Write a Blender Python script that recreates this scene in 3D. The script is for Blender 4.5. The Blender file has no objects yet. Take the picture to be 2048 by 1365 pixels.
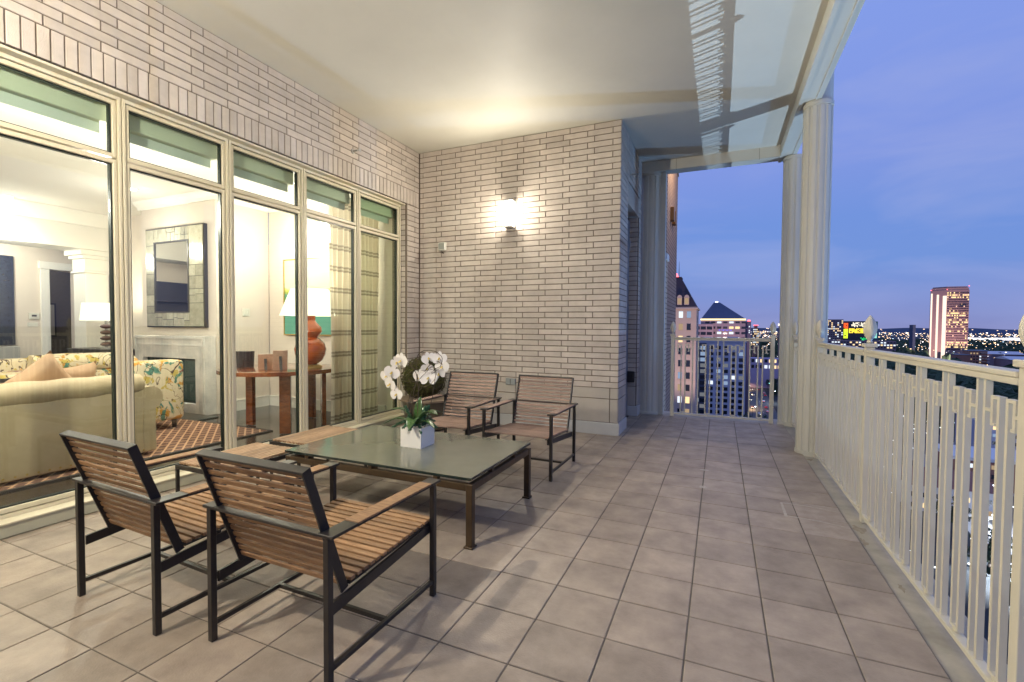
import bpy, bmesh, math, random
from mathutils import Vector, Matrix
random.seed(7)
R = math.radians
PI = math.pi
S = bpy.context.scene
COL = S.collection

# ---------------------------------------------------------------- camera, sky, exposure
cam_d = bpy.data.cameras.new('camera')
cam_d.sensor_width = 36.0
cam_d.lens = 16.57
cam_d.clip_start = 0.05
cam_d.clip_end = 40000
cam = bpy.data.objects.new('camera', cam_d)
COL.objects.link(cam)
EYE = Vector((0, 0, 1.30))
pit, yaw, rol = R(1.7529), R(23.757), R(0.376)
fw = Vector((-math.sin(yaw) * math.cos(pit), math.cos(yaw) * math.cos(pit), -math.sin(pit)))
rt = Vector((math.cos(yaw), math.sin(yaw), 0))
up = rt.cross(fw)
rt2 = rt * math.cos(rol) + up * math.sin(rol)
up2 = rt2.cross(fw)
M = Matrix((rt2, up2, -fw)).transposed().to_4x4()
M.translation = EYE
cam.matrix_world = M
S.camera = cam

W = bpy.data.worlds.new('World')
S.world = W
W.use_nodes = True
nt = W.node_tree
nt.nodes.clear()


def N(t, ty, **k):
    n = t.nodes.new(ty)
    for a, v in k.items():
        setattr(n, a, v)
    return n


def ramp(t, stops, interp='LINEAR'):
    n = t.nodes.new('ShaderNodeValToRGB')
    n.color_ramp.interpolation = interp
    e = n.color_ramp.elements
    while len(e) > 1:
        e.remove(e[-1])
    e[0].position = stops[0][0]
    e[0].color = (*stops[0][1], 1)
    for p, c in stops[1:]:
        x = e.new(p)
        x.color = (*c, 1)
    return n


tc = N(nt, 'ShaderNodeTexCoord')
sep = N(nt, 'ShaderNodeSeparateXYZ')
nt.links.new(tc.outputs['Generated'], sep.inputs[0])
# dusk sky: lavender at the skyline, deeper blue above it, periwinkle overhead
mp = N(nt, 'ShaderNodeMapRange')
mp.inputs[1].default_value = -0.05
mp.inputs[2].default_value = 0.75
nt.links.new(sep.outputs[2], mp.inputs[0])
rp = ramp(nt, [(0.0, (.17, .20, .42)), (.062, (.235, .26, .52)), (.12, (.215, .28, .60)), (.20, (.165, .285, .66)),
               (.30, (.16, .28, .68)), (.42, (.205, .295, .71)), (.58, (.215, .31, .74)), (.75, (.215, .32, .77)), (1, (.20, .30, .75))])
nt.links.new(mp.outputs[0], rp.inputs[0])
# thin streaky cloud
mpg = N(nt, 'ShaderNodeMapping')
mpg.inputs['Scale'].default_value = (1.2, 1.2, 5.0)
nt.links.new(tc.outputs['Generated'], mpg.inputs[0])
nz = N(nt, 'ShaderNodeTexNoise')
nz.inputs['Scale'].default_value = 2.4
nz.inputs['Detail'].default_value = 4.5
nz.inputs['Roughness'].default_value = .55
nz.inputs['Distortion'].default_value = .4
nt.links.new(mpg.outputs[0], nz.inputs[0])
cr = ramp(nt, [(.42, (0, 0, 0)), (.70, (1, 1, 1))])
nt.links.new(nz.outputs[0], cr.inputs[0])
mm = N(nt, 'ShaderNodeMath', operation='MULTIPLY')
mm.inputs[1].default_value = .5
nt.links.new(cr.outputs[0], mm.inputs[0])
mx = N(nt, 'ShaderNodeMixRGB')
mx.inputs[2].default_value = (.345, .40, .71, 1)
nt.links.new(mm.outputs[0], mx.inputs[0])
nt.links.new(rp.outputs[0], mx.inputs[1])
bg = N(nt, 'ShaderNodeBackground')
bg.inputs[1].default_value = 0.97
nt.links.new(mx.outputs[0], bg.inputs[0])
# a physical twilight sky adds its share of the blue
sk = N(nt, 'ShaderNodeTexSky', sky_type='NISHITA')
sk.sun_disc = False
sk.sun_elevation = R(1.0)
sk.sun_rotation = R(200)
bg2 = N(nt, 'ShaderNodeBackground')
bg2.inputs[1].default_value = 0.0
nt.links.new(sk.outputs[0], bg2.inputs[0])
ads = N(nt, 'ShaderNodeAddShader')
nt.links.new(bg.outputs[0], ads.inputs[0])
nt.links.new(bg2.outputs[0], ads.inputs[1])
wo = N(nt, 'ShaderNodeOutputWorld')
nt.links.new(bg.outputs[0], wo.inputs[0])

S.view_settings.view_transform = 'Standard'
S.view_settings.look = 'None'
S.view_settings.exposure = 0.14
S.view_settings.gamma = 1.0
S.view_settings.use_curve_mapping = False
S.cycles.use_denoising = True
S.cycles.denoising_prefilter = 'ACCURATE'
S.cycles.use_adaptive_sampling = False
S.cycles.max_bounces = 9
S.cycles.diffuse_bounces = 5
S.cycles.transparent_max_bounces = 16
S.cycles.sample_clamp_indirect = 6.0
S.cycles.caustics_reflective = False
S.cycles.caustics_refractive = False


# ---------------------------------------------------------------- materials
MATS = {}


def mat(name, col, rough=.6, metal=0.0, var=.0, vscale=6.0, bump=.0, bscale=40.0, col2=None, rnd=0.0,
        spec=.5, coat=0.0, emit=None, estr=0.0, stretch=None, trans=0.0, detail=5):
    if name in MATS:
        return MATS[name]
    m = bpy.data.materials.new(name)
    m.use_nodes = True
    t = m.node_tree
    b = t.nodes['Principled BSDF']
    b.inputs['Roughness'].default_value = rough
    b.inputs['Metallic'].default_value = metal
    b.inputs['Specular IOR Level'].default_value = spec
    b.inputs['Coat Weight'].default_value = coat
    b.inputs['Coat Roughness'].default_value = .08
    if emit:
        b.inputs['Emission Color'].default_value = (*emit, 1)
        b.inputs['Emission Strength'].default_value = estr
    c2 = col2 or tuple(c * (1 - var) for c in col)
    gp = N(t, 'ShaderNodeNewGeometry')
    src = gp.outputs['Position']
    if stretch:
        mpn = N(t, 'ShaderNodeMapping')
        mpn.inputs['Scale'].default_value = stretch
        t.links.new(src, mpn.inputs[0])
        src = mpn.outputs[0]
    out = None
    if var or col2:
        n1 = N(t, 'ShaderNodeTexNoise')
        n1.inputs['Scale'].default_value = vscale
        n1.inputs['Detail'].default_value = detail
        n1.inputs['Roughness'].default_value = .62
        t.links.new(src, n1.inputs[0])
        r1 = ramp(t, [(.30, c2), (.68, col)])
        t.links.new(n1.outputs[0], r1.inputs[0])
        out = r1.outputs[0]
        # roughness wanders with the stain
        mr = N(t, 'ShaderNodeMapRange')
        mr.inputs[3].default_value = min(1, rough * 1.15)
        mr.inputs[4].default_value = rough * .85
        t.links.new(n1.outputs[0], mr.inputs[0])
        t.links.new(mr.outputs[0], b.inputs['Roughness'])
    else:
        rg = N(t, 'ShaderNodeRGB')
        rg.outputs[0].default_value = (*col, 1)
        out = rg.outputs[0]
    if rnd:
        oi = N(t, 'ShaderNodeObjectInfo')
        hs = N(t, 'ShaderNodeHueSaturation')
        m1 = N(t, 'ShaderNodeMapRange')
        m1.inputs[3].default_value = 1 - rnd
        m1.inputs[4].default_value = 1 + rnd
        t.links.new(oi.outputs['Random'], m1.inputs[0])
        t.links.new(m1.outputs[0], hs.inputs['Value'])
        t.links.new(out, hs.inputs['Color'])
        out = hs.outputs[0]
    t.links.new(out, b.inputs['Base Color'])
    if bump:
        n2 = N(t, 'ShaderNodeTexNoise')
        n2.inputs['Scale'].default_value = bscale
        n2.inputs['Detail'].default_value = 4
        t.links.new(src, n2.inputs[0])
        bp_ = N(t, 'ShaderNodeBump')
        bp_.inputs['Strength'].default_value = bump
        bp_.inputs['Distance'].default_value = .01
        t.links.new(n2.outputs[0], bp_.inputs['Height'])
        t.links.new(bp_.outputs[0], b.inputs['Normal'])
    MATS[name] = m
    return m


def emis(name, col, s, sample='NONE'):
    if name in MATS:
        return MATS[name]
    m = bpy.data.materials.new(name)
    m.use_nodes = True
    t = m.node_tree
    t.nodes.clear()
    e = N(t, 'ShaderNodeEmission')
    e.inputs[0].default_value = (*col, 1)
    e.inputs[1].default_value = s
    o = N(t, 'ShaderNodeOutputMaterial')
    t.links.new(e.outputs[0], o.inputs[0])
    m.cycles.emission_sampling = sample
    MATS[name] = m
    return m


def glassmat(name, tint, refl=1.0, rough=0.0):
    m = bpy.data.materials.new(name)
    m.use_nodes = True
    t = m.node_tree
    t.nodes.clear()
    tr = N(t, 'ShaderNodeBsdfTransparent')
    tr.inputs[0].default_value = (*tint, 1)
    gl = N(t, 'ShaderNodeBsdfGlossy')
    gl.inputs[0].default_value = (refl, refl, refl, 1)
    gl.inputs[1].default_value = rough
    lw = N(t, 'ShaderNodeLayerWeight')
    lw.inputs[0].default_value = .5
    pw = N(t, 'ShaderNodeMath', operation='POWER')
    t.links.new(lw.outputs['Facing'], pw.inputs[0])
    pw.inputs[1].default_value = 5.0
    fr = N(t, 'ShaderNodeMath', operation='MULTIPLY_ADD')
    t.links.new(pw.outputs[0], fr.inputs[0])
    fr.inputs[1].default_value = .9
    fr.inputs[2].default_value = .035
    mxx = N(t, 'ShaderNodeMixShader')
    t.links.new(fr.outputs[0], mxx.inputs[0])
    t.links.new(tr.outputs[0], mxx.inputs[1])
    t.links.new(gl.outputs[0], mxx.inputs[2])
    o = N(t, 'ShaderNodeOutputMaterial')
    t.links.new(mxx.outputs[0], o.inputs[0])
    MATS[name] = m
    return m


BRICK = mat('brick_face', (.60, .535, .475), .80, var=.17, vscale=7, bump=.5, bscale=160, rnd=.11, detail=9)
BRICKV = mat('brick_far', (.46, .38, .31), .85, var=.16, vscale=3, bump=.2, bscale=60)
MORTAR = mat('mortar', (.21, .17, .135), .95, var=.2, vscale=30, bump=.3, bscale=200)
STONE = mat('cast_stone', (.47, .43, .38), .75, var=.12, vscale=5, bump=.15, bscale=150, rnd=.04)
PLINTH = mat('painted_plinth', (.55, .55, .54), .55, var=.06, vscale=8)
CEIL = mat('ceiling_plaster', (.65, .635, .56), .62, var=.07, vscale=1.3, bump=.05, bscale=25, spec=.35)
FRAME = mat('cream_aluminium', (.66, .61, .46), .42, spec=.45)
FRAMED = mat('frame_joint', (.16, .14, .08), .6)
GASK = mat('window_gasket', (.012, .02, .018), .3)
RAILM = mat('cream_railing_paint', (.67, .625, .50), .42, var=.05, vscale=2.5)
COLM = mat('column_paint', (.63, .62, .55), .45, var=.07, vscale=1.5)
LEDGE = mat('ledge_coating', (.52, .48, .39), .6, var=.42, vscale=4.5, bump=.1, bscale=60)
GROUT = mat('grout', (.165, .145, .12), .9, var=.25, vscale=12)
TILE = mat('floor_tile', (.40, .332, .268), .46, col2=(.235, .195, .16), vscale=5.0, bump=.2, bscale=130, rnd=.12, spec=.5, detail=10)
TILE2 = mat('floor_tile_stained', (.42, .36, .31), .45, col2=(.29, .235, .19), vscale=9, bump=.15, bscale=100, detail=9)
STEEL = mat('black_steel', (.022, .019, .018), .38, var=.3, vscale=20, spec=.5)
BRONZE = mat('bronze_steel', (.075, .048, .025), .42, metal=.35, var=.35, vscale=9)
METAL = mat('brushed_metal', (.45, .45, .44), .3, metal=1.0)
GLASS = glassmat('window_glass', (.93, .965, .93))
GLASSG = glassmat('green_window_glass', (.87, .93, .85))
WHITE = mat('white_paint', (.78, .76, .70), .6, var=.03, vscale=2)
PLASTIC = mat('white_plastic', (.70, .69, .62), .4)
IWALL = mat('interior_wall', (.68, .61, .54), .7, var=.03, vscale=1.5)
ITRIM = mat('interior_trim', (.84, .82, .77), .4, var=.02, vscale=3)
ICEIL = mat('interior_ceiling', (.74, .71, .66), .8)
IFLOOR = mat('dark_wood_floor', (.035, .028, .024), .16, var=.4, vscale=3, stretch=(1, 6, 1), spec=.6)


def woodmat(name, c1, c2, stretch, rough=.6, sc=9, rnd=.22, coat=0.0):
    m = bpy.data.materials.new(name)
    m.use_nodes = True
    t = m.node_tree
    b = t.nodes['Principled BSDF']
    b.inputs['Roughness'].default_value = rough
    b.inputs['Coat Weight'].default_value = coat
    b.inputs['Coat Roughness'].default_value = .06
    gp = N(t, 'ShaderNodeTexCoord')
    oi = N(t, 'ShaderNodeObjectInfo')
    ad = N(t, 'ShaderNodeVectorMath', operation='ADD')
    t.links.new(gp.outputs['Object'], ad.inputs[0])
    sc_ = N(t, 'ShaderNodeVectorMath', operation='SCALE')
    cx = N(t, 'ShaderNodeCombineXYZ')
    for i in range(3):
        t.links.new(oi.outputs['Random'], cx.inputs[i])
    t.links.new(cx.outputs[0], sc_.inputs[0])
    sc_.inputs['Scale'].default_value = 7.0
    t.links.new(sc_.outputs[0], ad.inputs[1])
    mp_ = N(t, 'ShaderNodeMapping')
    mp_.inputs['Scale'].default_value = stretch
    t.links.new(ad.outputs[0], mp_.inputs[0])
    n1 = N(t, 'ShaderNodeTexNoise')
    n1.inputs['Scale'].default_value = sc
    n1.inputs['Detail'].default_value = 8
    n1.inputs['Roughness'].default_value = .65
    n1.inputs['Distortion'].default_value = .6
    t.links.new(mp_.outputs[0], n1.inputs[0])
    r1 = ramp(t, [(.3, c2), (.5, tuple((a + b_) / 2 for a, b_ in zip(c1, c2))), (.7, c1)])
    t.links.new(n1.outputs[0], r1.inputs[0])
    hs = N(t, 'ShaderNodeHueSaturation')
    m1 = N(t, 'ShaderNodeMapRange')
    m1.inputs[3].default_value = 1 - rnd
    m1.inputs[4].default_value = 1 + rnd
    t.links.new(oi.outputs['Random'], m1.inputs[0])
    t.links.new(m1.outputs[0], hs.inputs['Value'])
    t.links.new(r1.outputs[0], hs.inputs['Color'])
    t.links.new(hs.outputs[0], b.inputs['Base Color'])
    bp_ = N(t, 'ShaderNodeBump')
    bp_.inputs['Strength'].default_value = .25
    bp_.inputs['Distance'].default_value = .004
    t.links.new(n1.outputs[0], bp_.inputs['Height'])
    t.links.new(bp_.outputs[0], b.inputs['Normal'])
    MATS[name] = m
    return m


TEAK = woodmat('weathered_teak', (.385, .225, .11), (.17, .09, .04), (1.2, 9, 9))
TEAKG = woodmat('grey_teak', (.36, .25, .20), (.19, .12, .095), (1.2, 9, 9))
TEAKY = woodmat('weathered_teak_lengthwise', (.46, .31, .19), (.25, .15, .08), (9, 1.2, 9))
MAHOG = woodmat('figured_mahogany', (.30, .085, .025), (.10, .025, .008), (3, 3, 9), rough=.2, sc=5, rnd=.05, coat=.8)


# ---------------------------------------------------------------- mesh building
class MB:
    def __init__(s):
        s.v, s.f = [], []

    def box(s, x0, x1, y0, y1, z0, z1):
        return s.hexa([(x0, y0, z0), (x1, y0, z0), (x1, y1, z0), (x0, y1, z0), (x0, y0, z1), (x1, y0, z1), (x1, y1, z1), (x0, y1, z1)])

    def hexa(s, p):
        n = len(s.v)
        s.v += [tuple(q) for q in p]
        s.f += [(n + 3, n + 2, n + 1, n), (n + 4, n + 5, n + 6, n + 7), (n, n + 1, n + 5, n + 4), (n + 1, n + 2, n + 6, n + 5),
                (n + 2, n + 3, n + 7, n + 6), (n + 3, n, n + 4, n + 7)]
        return s

    def bar(s, a, b, w, h, side=(1, 0, 0)):
        """rectangular bar from a to b; w measured along 'side', h along the other normal"""
        a, b = Vector(a), Vector(b)
        d = (b - a).normalized()
        sd = Vector(side)
        sd = (sd - d * sd.dot(d)).normalized()
        u = d.cross(sd)
        p = []
        for q in (a, b):
            for i, j in ((-1, -1), (1, -1), (1, 1), (-1, 1)):
                p.append(q + sd * (w / 2 * i) + u * (h / 2 * j))
        return s.hexa(p)

    def tube(s, pts, rad, n=8, cap=True):
        pts = [Vector(p) for p in pts]
        if not hasattr(rad, '__len__'):
            rad = [rad] * len(pts)
        base = len(s.v)
        ref = Vector((.13, .27, .95))
        for i, p in enumerate(pts):
            d = (pts[min(i + 1, len(pts) - 1)] - pts[max(i - 1, 0)]).normalized()
            a = d.cross(ref)
            if a.length < .1:
                a = d.cross(Vector((1, 0, 0)))
            a.normalize()
            b = d.cross(a)
            for k in range(n):
                t = 2 * PI * k / n
                s.v.append(tuple(p + (a * math.cos(t) + b * math.sin(t)) * rad[i]))
        for i in range(len(pts) - 1):
            for k in range(n):
                k2 = (k + 1) % n
                s.f.append((base + i * n + k, base + i * n + k2, base + (i + 1) * n + k2, base + (i + 1) * n + k))
        if cap:
            s.f.append(tuple(base + k for k in range(n))[::-1])
            s.f.append(tuple(base + (len(pts) - 1) * n + k for k in range(n)))
        return s

    def lathe(s, prof, n=24, c=(0, 0, 0), rfun=None):
        base = len(s.v)
        for r, z in prof:
            for k in range(n):
                t = 2 * PI * k / n
                rr = r * (rfun(t) if rfun else 1)
                s.v.append((c[0] + rr * math.cos(t), c[1] + rr * math.sin(t), c[2] + z))
        for i in range(len(prof) - 1):
            for k in range(n):
                k2 = (k + 1) % n
                s.f.append((base + i * n + k, base + i * n + k2, base + (i + 1) * n + k2, base + (i + 1) * n + k))
        s.f.append(tuple(base + k for k in range(n))[::-1])
        s.f.append(tuple(base + (len(prof) - 1) * n + k for k in range(n)))
        return s

    def prism(s, poly, axis, a, b):
        """poly of 2D points extruded along axis 'x','y' or 'z' from a to b"""
        n = len(poly)
        base = len(s.v)
        for q in (a, b):
            for (i, j) in poly:
                s.v.append({'x': (q, i, j), 'y': (i, q, j), 'z': (i, j, q)}[axis])
        s.f.append(tuple(range(base, base + n))[::-1])
        s.f.append(tuple(range(base + n, base + 2 * n)))
        for k in range(n):
            k2 = (k + 1) % n
            s.f.append((base + k, base + k2, base + n + k2, base + n + k))
        return s

    def quad(s, *p):
        n = len(s.v)
        s.v += [tuple(q) for q in p]
        s.f.append(tuple(range(n, n + len(p))))
        return s

    def ball(s, c, r, sx=1, sy=1, sz=1, n=10, m=6, jit=0.0, rn=random):
        base = len(s.v)
        for i in range(m + 1):
            ph = PI * i / m
            for k in range(n):
                t = 2 * PI * k / n
                q = r * (1 + jit * (rn.random() - .5))
                s.v.append((c[0] + q * sx * math.sin(ph) * math.cos(t), c[1] + q * sy * math.sin(ph) * math.sin(t), c[2] + q * sz * math.cos(ph)))
        for i in range(m):
            for k in range(n):
                k2 = (k + 1) % n
                s.f.append((base + i * n + k, base + (i + 1) * n + k, base + (i + 1) * n + k2, base + i * n + k2))
        return s

    def ring(s, axis, q0, q1, a0, a1, b0, b1, w, wb=None):
        """rectangular ring (frame) extruded from q0..q1 along axis; outer a0..a1 x b0..b1, member widths w"""
        wb = w if wb is None else wb
        def bx(p0, p1, r0, r1):
            if axis == 'x':
                s.box(q0, q1, p0, p1, r0, r1)
            else:
                s.box(p0, p1, q0, q1, r0, r1)
        bx(a0, a0 + w, b0, b1)
        bx(a1 - w, a1, b0, b1)
        bx(a0 + w, a1 - w, b0, b0 + wb)
        bx(a0 + w, a1 - w, b1 - wb, b1)
        return s

    def mesh(s, name, off=(0, 0, 0), fix=True):
        me = bpy.data.meshes.new(name)
        me.from_pydata([(x - off[0], y - off[1], z - off[2]) for x, y, z in s.v], [], s.f)
        if fix:
            bm = bmesh.new()
            bm.from_mesh(me)
            bmesh.ops.recalc_face_normals(bm, faces=bm.faces)
            bm.to_mesh(me)
            bm.free()
        me.update()
        return me

    def build(s, name, m, parent=None, smooth=False, bevel=0, seg=1, subsurf=0, local=False, kind=None, ang=35):
        off = (0, 0, 0) if (parent is None or local) else wloc(parent)
        me = s.mesh(name, off)
        me.materials.append(m)
        o = bpy.data.objects.new(name, me)
        COL.objects.link(o)
        if parent is not None:
            o.parent = parent
        if smooth:
            for p in me.polygons:
                p.use_smooth = True
            if ang:
                try:
                    me.set_sharp_from_angle(angle=R(ang))
                except Exception:
                    pass
        if bevel:
            b = o.modifiers.new('bevel', 'BEVEL')
            b.width = bevel
            b.segments = seg
            b.limit_method = 'ANGLE'
            b.angle_limit = R(40)
        if subsurf:
            b = o.modifiers.new('subdivision', 'SUBSURF')
            b.levels = subsurf
            b.render_levels = subsurf
        if kind:
            o['kind'] = kind
        return o


def wloc(o):
    v = Vector((0, 0, 0))
    while o is not None:
        v += o.location
        o = o.parent
    return tuple(v)


def tag(o, label, cat, group=None):
    o['label'] = label
    o['category'] = cat
    if group:
        o['group'] = group
    return o


def thing(name, label, cat, loc=(0, 0, 0), group=None):
    o = bpy.data.objects.new(name, None)
    o.empty_display_size = .2
    COL.objects.link(o)
    o.location = loc
    return tag(o, label, cat, group)


def struct(o):
    o['kind'] = 'structure'
    return o


def link_copy(src, parent, loc):
    o = src.copy()
    COL.objects.link(o)
    o.parent = parent
    o.location = loc
    return o


def copy_tree(o, parent=None):
    c = o.copy()
    COL.objects.link(c)
    c.parent = parent
    for ch in [x for x in KIDS.get(o.name, [])]:
        copy_tree(ch, c)
    return c


KIDS = {}


def index_kids():
    KIDS.clear()
    for o in COL.objects:
        if o.parent is not None:
            KIDS.setdefault(o.parent.name, []).append(o)


BRK = {}


def brick_mesh(L, H, D, name, m):
    """a single brick centred on the origin, face towards +y, length along x, height along z, front arris eased"""
    k = (round(L, 3), round(H, 3), D, name, m.name)
    if k in BRK:
        return BRK[k]
    b = MB()
    e = .0022
    x, z = L / 2, H / 2
    pts = [(-x, 0, -z), (x, 0, -z), (x, 0, z), (-x, 0, z)]
    mid = [(-x, D - e, -z), (x, D - e, -z), (x, D - e, z), (-x, D - e, z)]
    fr = [(-x + e, D, -z + e), (x - e, D, -z + e), (x - e, D, z - e), (-x + e, D, z - e)]
    b.v = pts + mid + fr
    for i in range(4):
        j = (i + 1) % 4
        b.f.append((i, j, 4 + j, 4 + i))
        b.f.append((4 + i, 4 + j, 8 + j, 8 + i))
    b.f.append((8, 9, 10, 11))
    me = b.mesh(name)
    me.materials.append(m)
    BRK[k] = me
    return me


def lay(parent, items, normal, limit=300, name='brick', m=None, joint=.010, D=.03, face=None):
    """items: (u, z, L, H) along the wall; normal '-y' or '+x'; face = coordinate of the finished face"""
    m = m or BRICK
    px, py, pz = wloc(parent)
    def pos(u, z):
        if normal == '-y':
            return Vector((u, face + D, z))
        return Vector((face - D, u, z))
    items = sorted(items, key=lambda q: (pos(q[0], q[1]) - EYE).length / math.sqrt(q[2]))
    rot = PI if normal == '-y' else -PI / 2
    rest = MB()
    for i, (u, z, L, H) in enumerate(items):
        jy = (random.random() - .5) * .0024
        p = pos(u, z)
        if i < limit:
            o = bpy.data.objects.new(name, brick_mesh(L - joint, H - joint, D, name, m))
            COL.objects.link(o)
            o.parent = parent
            if normal == '-y':
                p.y += jy
            else:
                p.x += jy
            o.location = p - Vector((px, py, pz))
            o.rotation_euler = (0, 0, rot)
        else:
            l, h = (L - joint) / 2, (H - joint) / 2
            if normal == '-y':
                rest.box(u - l, u + l, face + jy, face + D, z - h, z + h)
            else:
                rest.box(face - D, face + jy, u - l, u + l, z - h, z + h)
    if rest.v:
        rest.build(name + '_courses', m, parent, kind='stuff')

# ================================================================= THE TERRACE
CZ = 3.745           # ceiling
WX = -3.94           # face of the window wall
GX = -4.06           # window plane
BY = 5.65            # face of the end wall
CRS = .0706
Z0 = .566

# ---- floor: slab, grout bed, tiles
sl = MB()
sl.box(-4.3, 1.06, -1.2, 7.75, -.35, -.016)
slab = struct(sl.build('terrace_slab', LEDGE))
fl = MB()
fl.box(-3.93, .812, -1.15, 7.28, -.015, -.004)
floor = struct(fl.build('terrace_floor', GROUT))
TX, TY = .3104, .304
tx0, ty0 = -1.035, 1.625
tiles = []
for i in range(-10, 7):
    for j in range(-9, 20):
        x0, x1 = tx0 + i * TX, tx0 + (i + 1) * TX
        y0, y1 = ty0 + j * TY, ty0 + (j + 1) * TY
        x0, x1 = max(x0, -3.93), min(x1, .812)
        y0, y1 = max(y0, -1.15), min(y1, 7.27)
        if x1 - x0 < .05 or y1 - y0 < .05:
            continue
        if y0 > BY - .05 and x1 < -1.2:
            continue
        if y0 > BY - .05:
            x0 = max(x0, -1.2)
        tiles.append((x0, x1, y0, y1))
tm = {}
fwd = Vector((fw.x, fw.y, 0)).normalized()


def seen(t):
    c = Vector(((t[0] + t[1]) / 2, (t[2] + t[3]) / 2, 0))
    a = c.normalized().dot(fwd)
    return (0 if (a > .62 and c.length > 1.1) else 50) + c.length


tiles.sort(key=seen)
rest = MB()
for k, (x0, x1, y0, y1) in enumerate(tiles):
    g = .0032
    lx, ly = x1 - x0 - 2 * g, y1 - y0 - 2 * g
    dz = random.uniform(-.0006, .0006)
    stained = abs(x0 - (tx0 + 5 * TX)) < .02 and 3.6 < (y0 + y1) / 2 < 3.95
    if k < 300:
        key = (round(lx, 3), round(ly, 3), stained)
        if key not in tm:
            b = MB()
            e = .003
            b.v = [(-lx / 2, -ly / 2, -.006), (lx / 2, -ly / 2, -.006), (lx / 2, ly / 2, -.006), (-lx / 2, ly / 2, -.006),
                   (-lx / 2, -ly / 2, -.0015), (lx / 2, -ly / 2, -.0015), (lx / 2, ly / 2, -.0015), (-lx / 2, ly / 2, -.0015),
                   (-lx / 2 + e, -ly / 2 + e, 0), (lx / 2 - e, -ly / 2 + e, 0), (lx / 2 - e, ly / 2 - e, 0), (-lx / 2 + e, ly / 2 - e, 0)]
            for i in range(4):
                j = (i + 1) % 4
                b.f += [(i, j, 4 + j, 4 + i), (4 + i, 4 + j, 8 + j, 8 + i)]
            b.f.append((8, 9, 10, 11))
            me = b.mesh('tile')
            me.materials.append(TILE2 if stained else TILE)
            tm[key] = me
        o = bpy.data.objects.new('tile', tm[key])
        COL.objects.link(o)
        o.parent = floor
        o.location = ((x0 + x1) / 2, (y0 + y1) / 2, dz)
    else:
        rest.box(x0 + g, x1 - g, y0 + g, y1 - g, -.006, dz)
if rest.v:
    rest.build('tile_field', TILE, floor, kind='stuff')
# floor marks: mortar smears and a rust run by the railing post
SMEAR = mat('mortar_smear', (.56, .52, .46), .8, var=.3, vscale=40)
RUST = mat('rust_stain', (.30, .19, .10), .8, var=.35, vscale=25)
def smear(name, pts, m, z=.0016):
    b = MB()
    b.v = [(x, y, z) for x, y in pts]
    b.f = [tuple(range(len(pts)))]
    o = b.build(name, m, floor)
    o['kind'] = 'stuff'
    return o
def blob(cx, cy, rx, ry, n=14, j=.35):
    return [(cx + rx * math.cos(2 * PI * k / n) * random.uniform(1 - j, 1), cy + ry * math.sin(2 * PI * k / n) * random.uniform(1 - j, 1)) for k in range(n)]
smear('mortar_smear', blob(-.10, 4.62, .045, .028), SMEAR)
smear('mortar_smear', blob(-.10, 4.12, .040, .035), SMEAR)
smear('mortar_smear', [(.44, 3.99), (.62, 3.985), (.79, 3.95), (.79, 3.957), (.62, 3.998), (.44, 4.0)], SMEAR)
smear('mortar_smear', [(.46, 3.72), (.64, 3.705), (.80, 3.66), (.80, 3.668), (.64, 3.718), (.46, 3.732)], SMEAR)
smear('mortar_smear', [(.435, 3.71), (.455, 3.71), (.452, 4.0), (.437, 4.0)], SMEAR)

GRIME = mat('grime', (.40, .35, .27), .85, var=.35, vscale=35)
for cx, cy, rx, ry in ((.86, 3.72, .05, .10), (.84, 3.50, .03, .09), (.855, 5.50, .05, .07), (.87, 2.95, .02, .05)):
    o = smear('grime_stain', blob(cx, cy, rx, ry, 18, .75), GRIME, -.0145)

# ---- ceiling
cb = MB()
cb.box(-4.3, .70, -1.2, 7.27, CZ, CZ + .3)
ceiling = struct(cb.build('terrace_ceiling', CEIL))

# ---- perimeter beam: painted soffit in strips over the railing and across the far end
bm_ = thing('edge_beam', 'pale boxed beam edging the terrace ceiling above the railing', 'beam', (0, 0, 0))
MB().box(.70, .737, -1.2, 7.55, 3.60, 4.2).build('inner_fascia', COLM, bm_)
MB().box(.737, .842, -1.2, 7.55, 3.608, 4.2).build('soffit', COLM, bm_)
MB().box(.842, .856, -1.2, 7.55, 3.598, 4.2).build('drip_edge', COLM, bm_)
MB().box(.856, .893, -1.2, 7.55, 3.604, 4.3).build('outer_fascia', COLM, bm_)
b2 = thing('end_beam', 'pale boxed beam across the far end opening of the terrace', 'beam', (0, 7.28, 0))
MB().box(-1.25, .698, 7.272, 7.30, 3.598, 4.2).build('inner_fascia', COLM, b2)
MB().box(-1.25, .698, 7.30, 7.50, 3.606, 4.2).build('soffit', COLM, b2)
for xx in (-.62, .45):
    MB().box(xx, xx + .004, 7.2705, 7.30, 3.597, CZ).build('panel_joint', FRAMED, b2)

# ---- fluted columns
def flute(n):
    def f(t):
        q = (t * n / (2 * PI)) % 1.0
        return 1.0 if q < .58 else (.93 if q < .90 else .97)
    return f


def column(name, cx, cy, r, label, grp='round fluted terrace columns'):
    t = thing(name, label, 'column', (cx, cy, 0), grp)
    MB().lathe([(r * 1.04, -.02), (r * 1.04, .03), (r * 1.0, .035)], 40, (cx, cy, 0)).build('base', COLM, t, smooth=True)
    MB().lathe([(r, .03), (r, 3.545)], 192, (cx, cy, 0), rfun=flute(12)).build('shaft', COLM, t)
    MB().lathe([(r * 1.0, 3.545), (r * .97, 3.548), (r * .97, 3.556), (r * 1.03, 3.558), (r * 1.03, 3.598)], 48, (cx, cy, 0)).build('capital', COLM, t, smooth=True)
    return t


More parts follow.
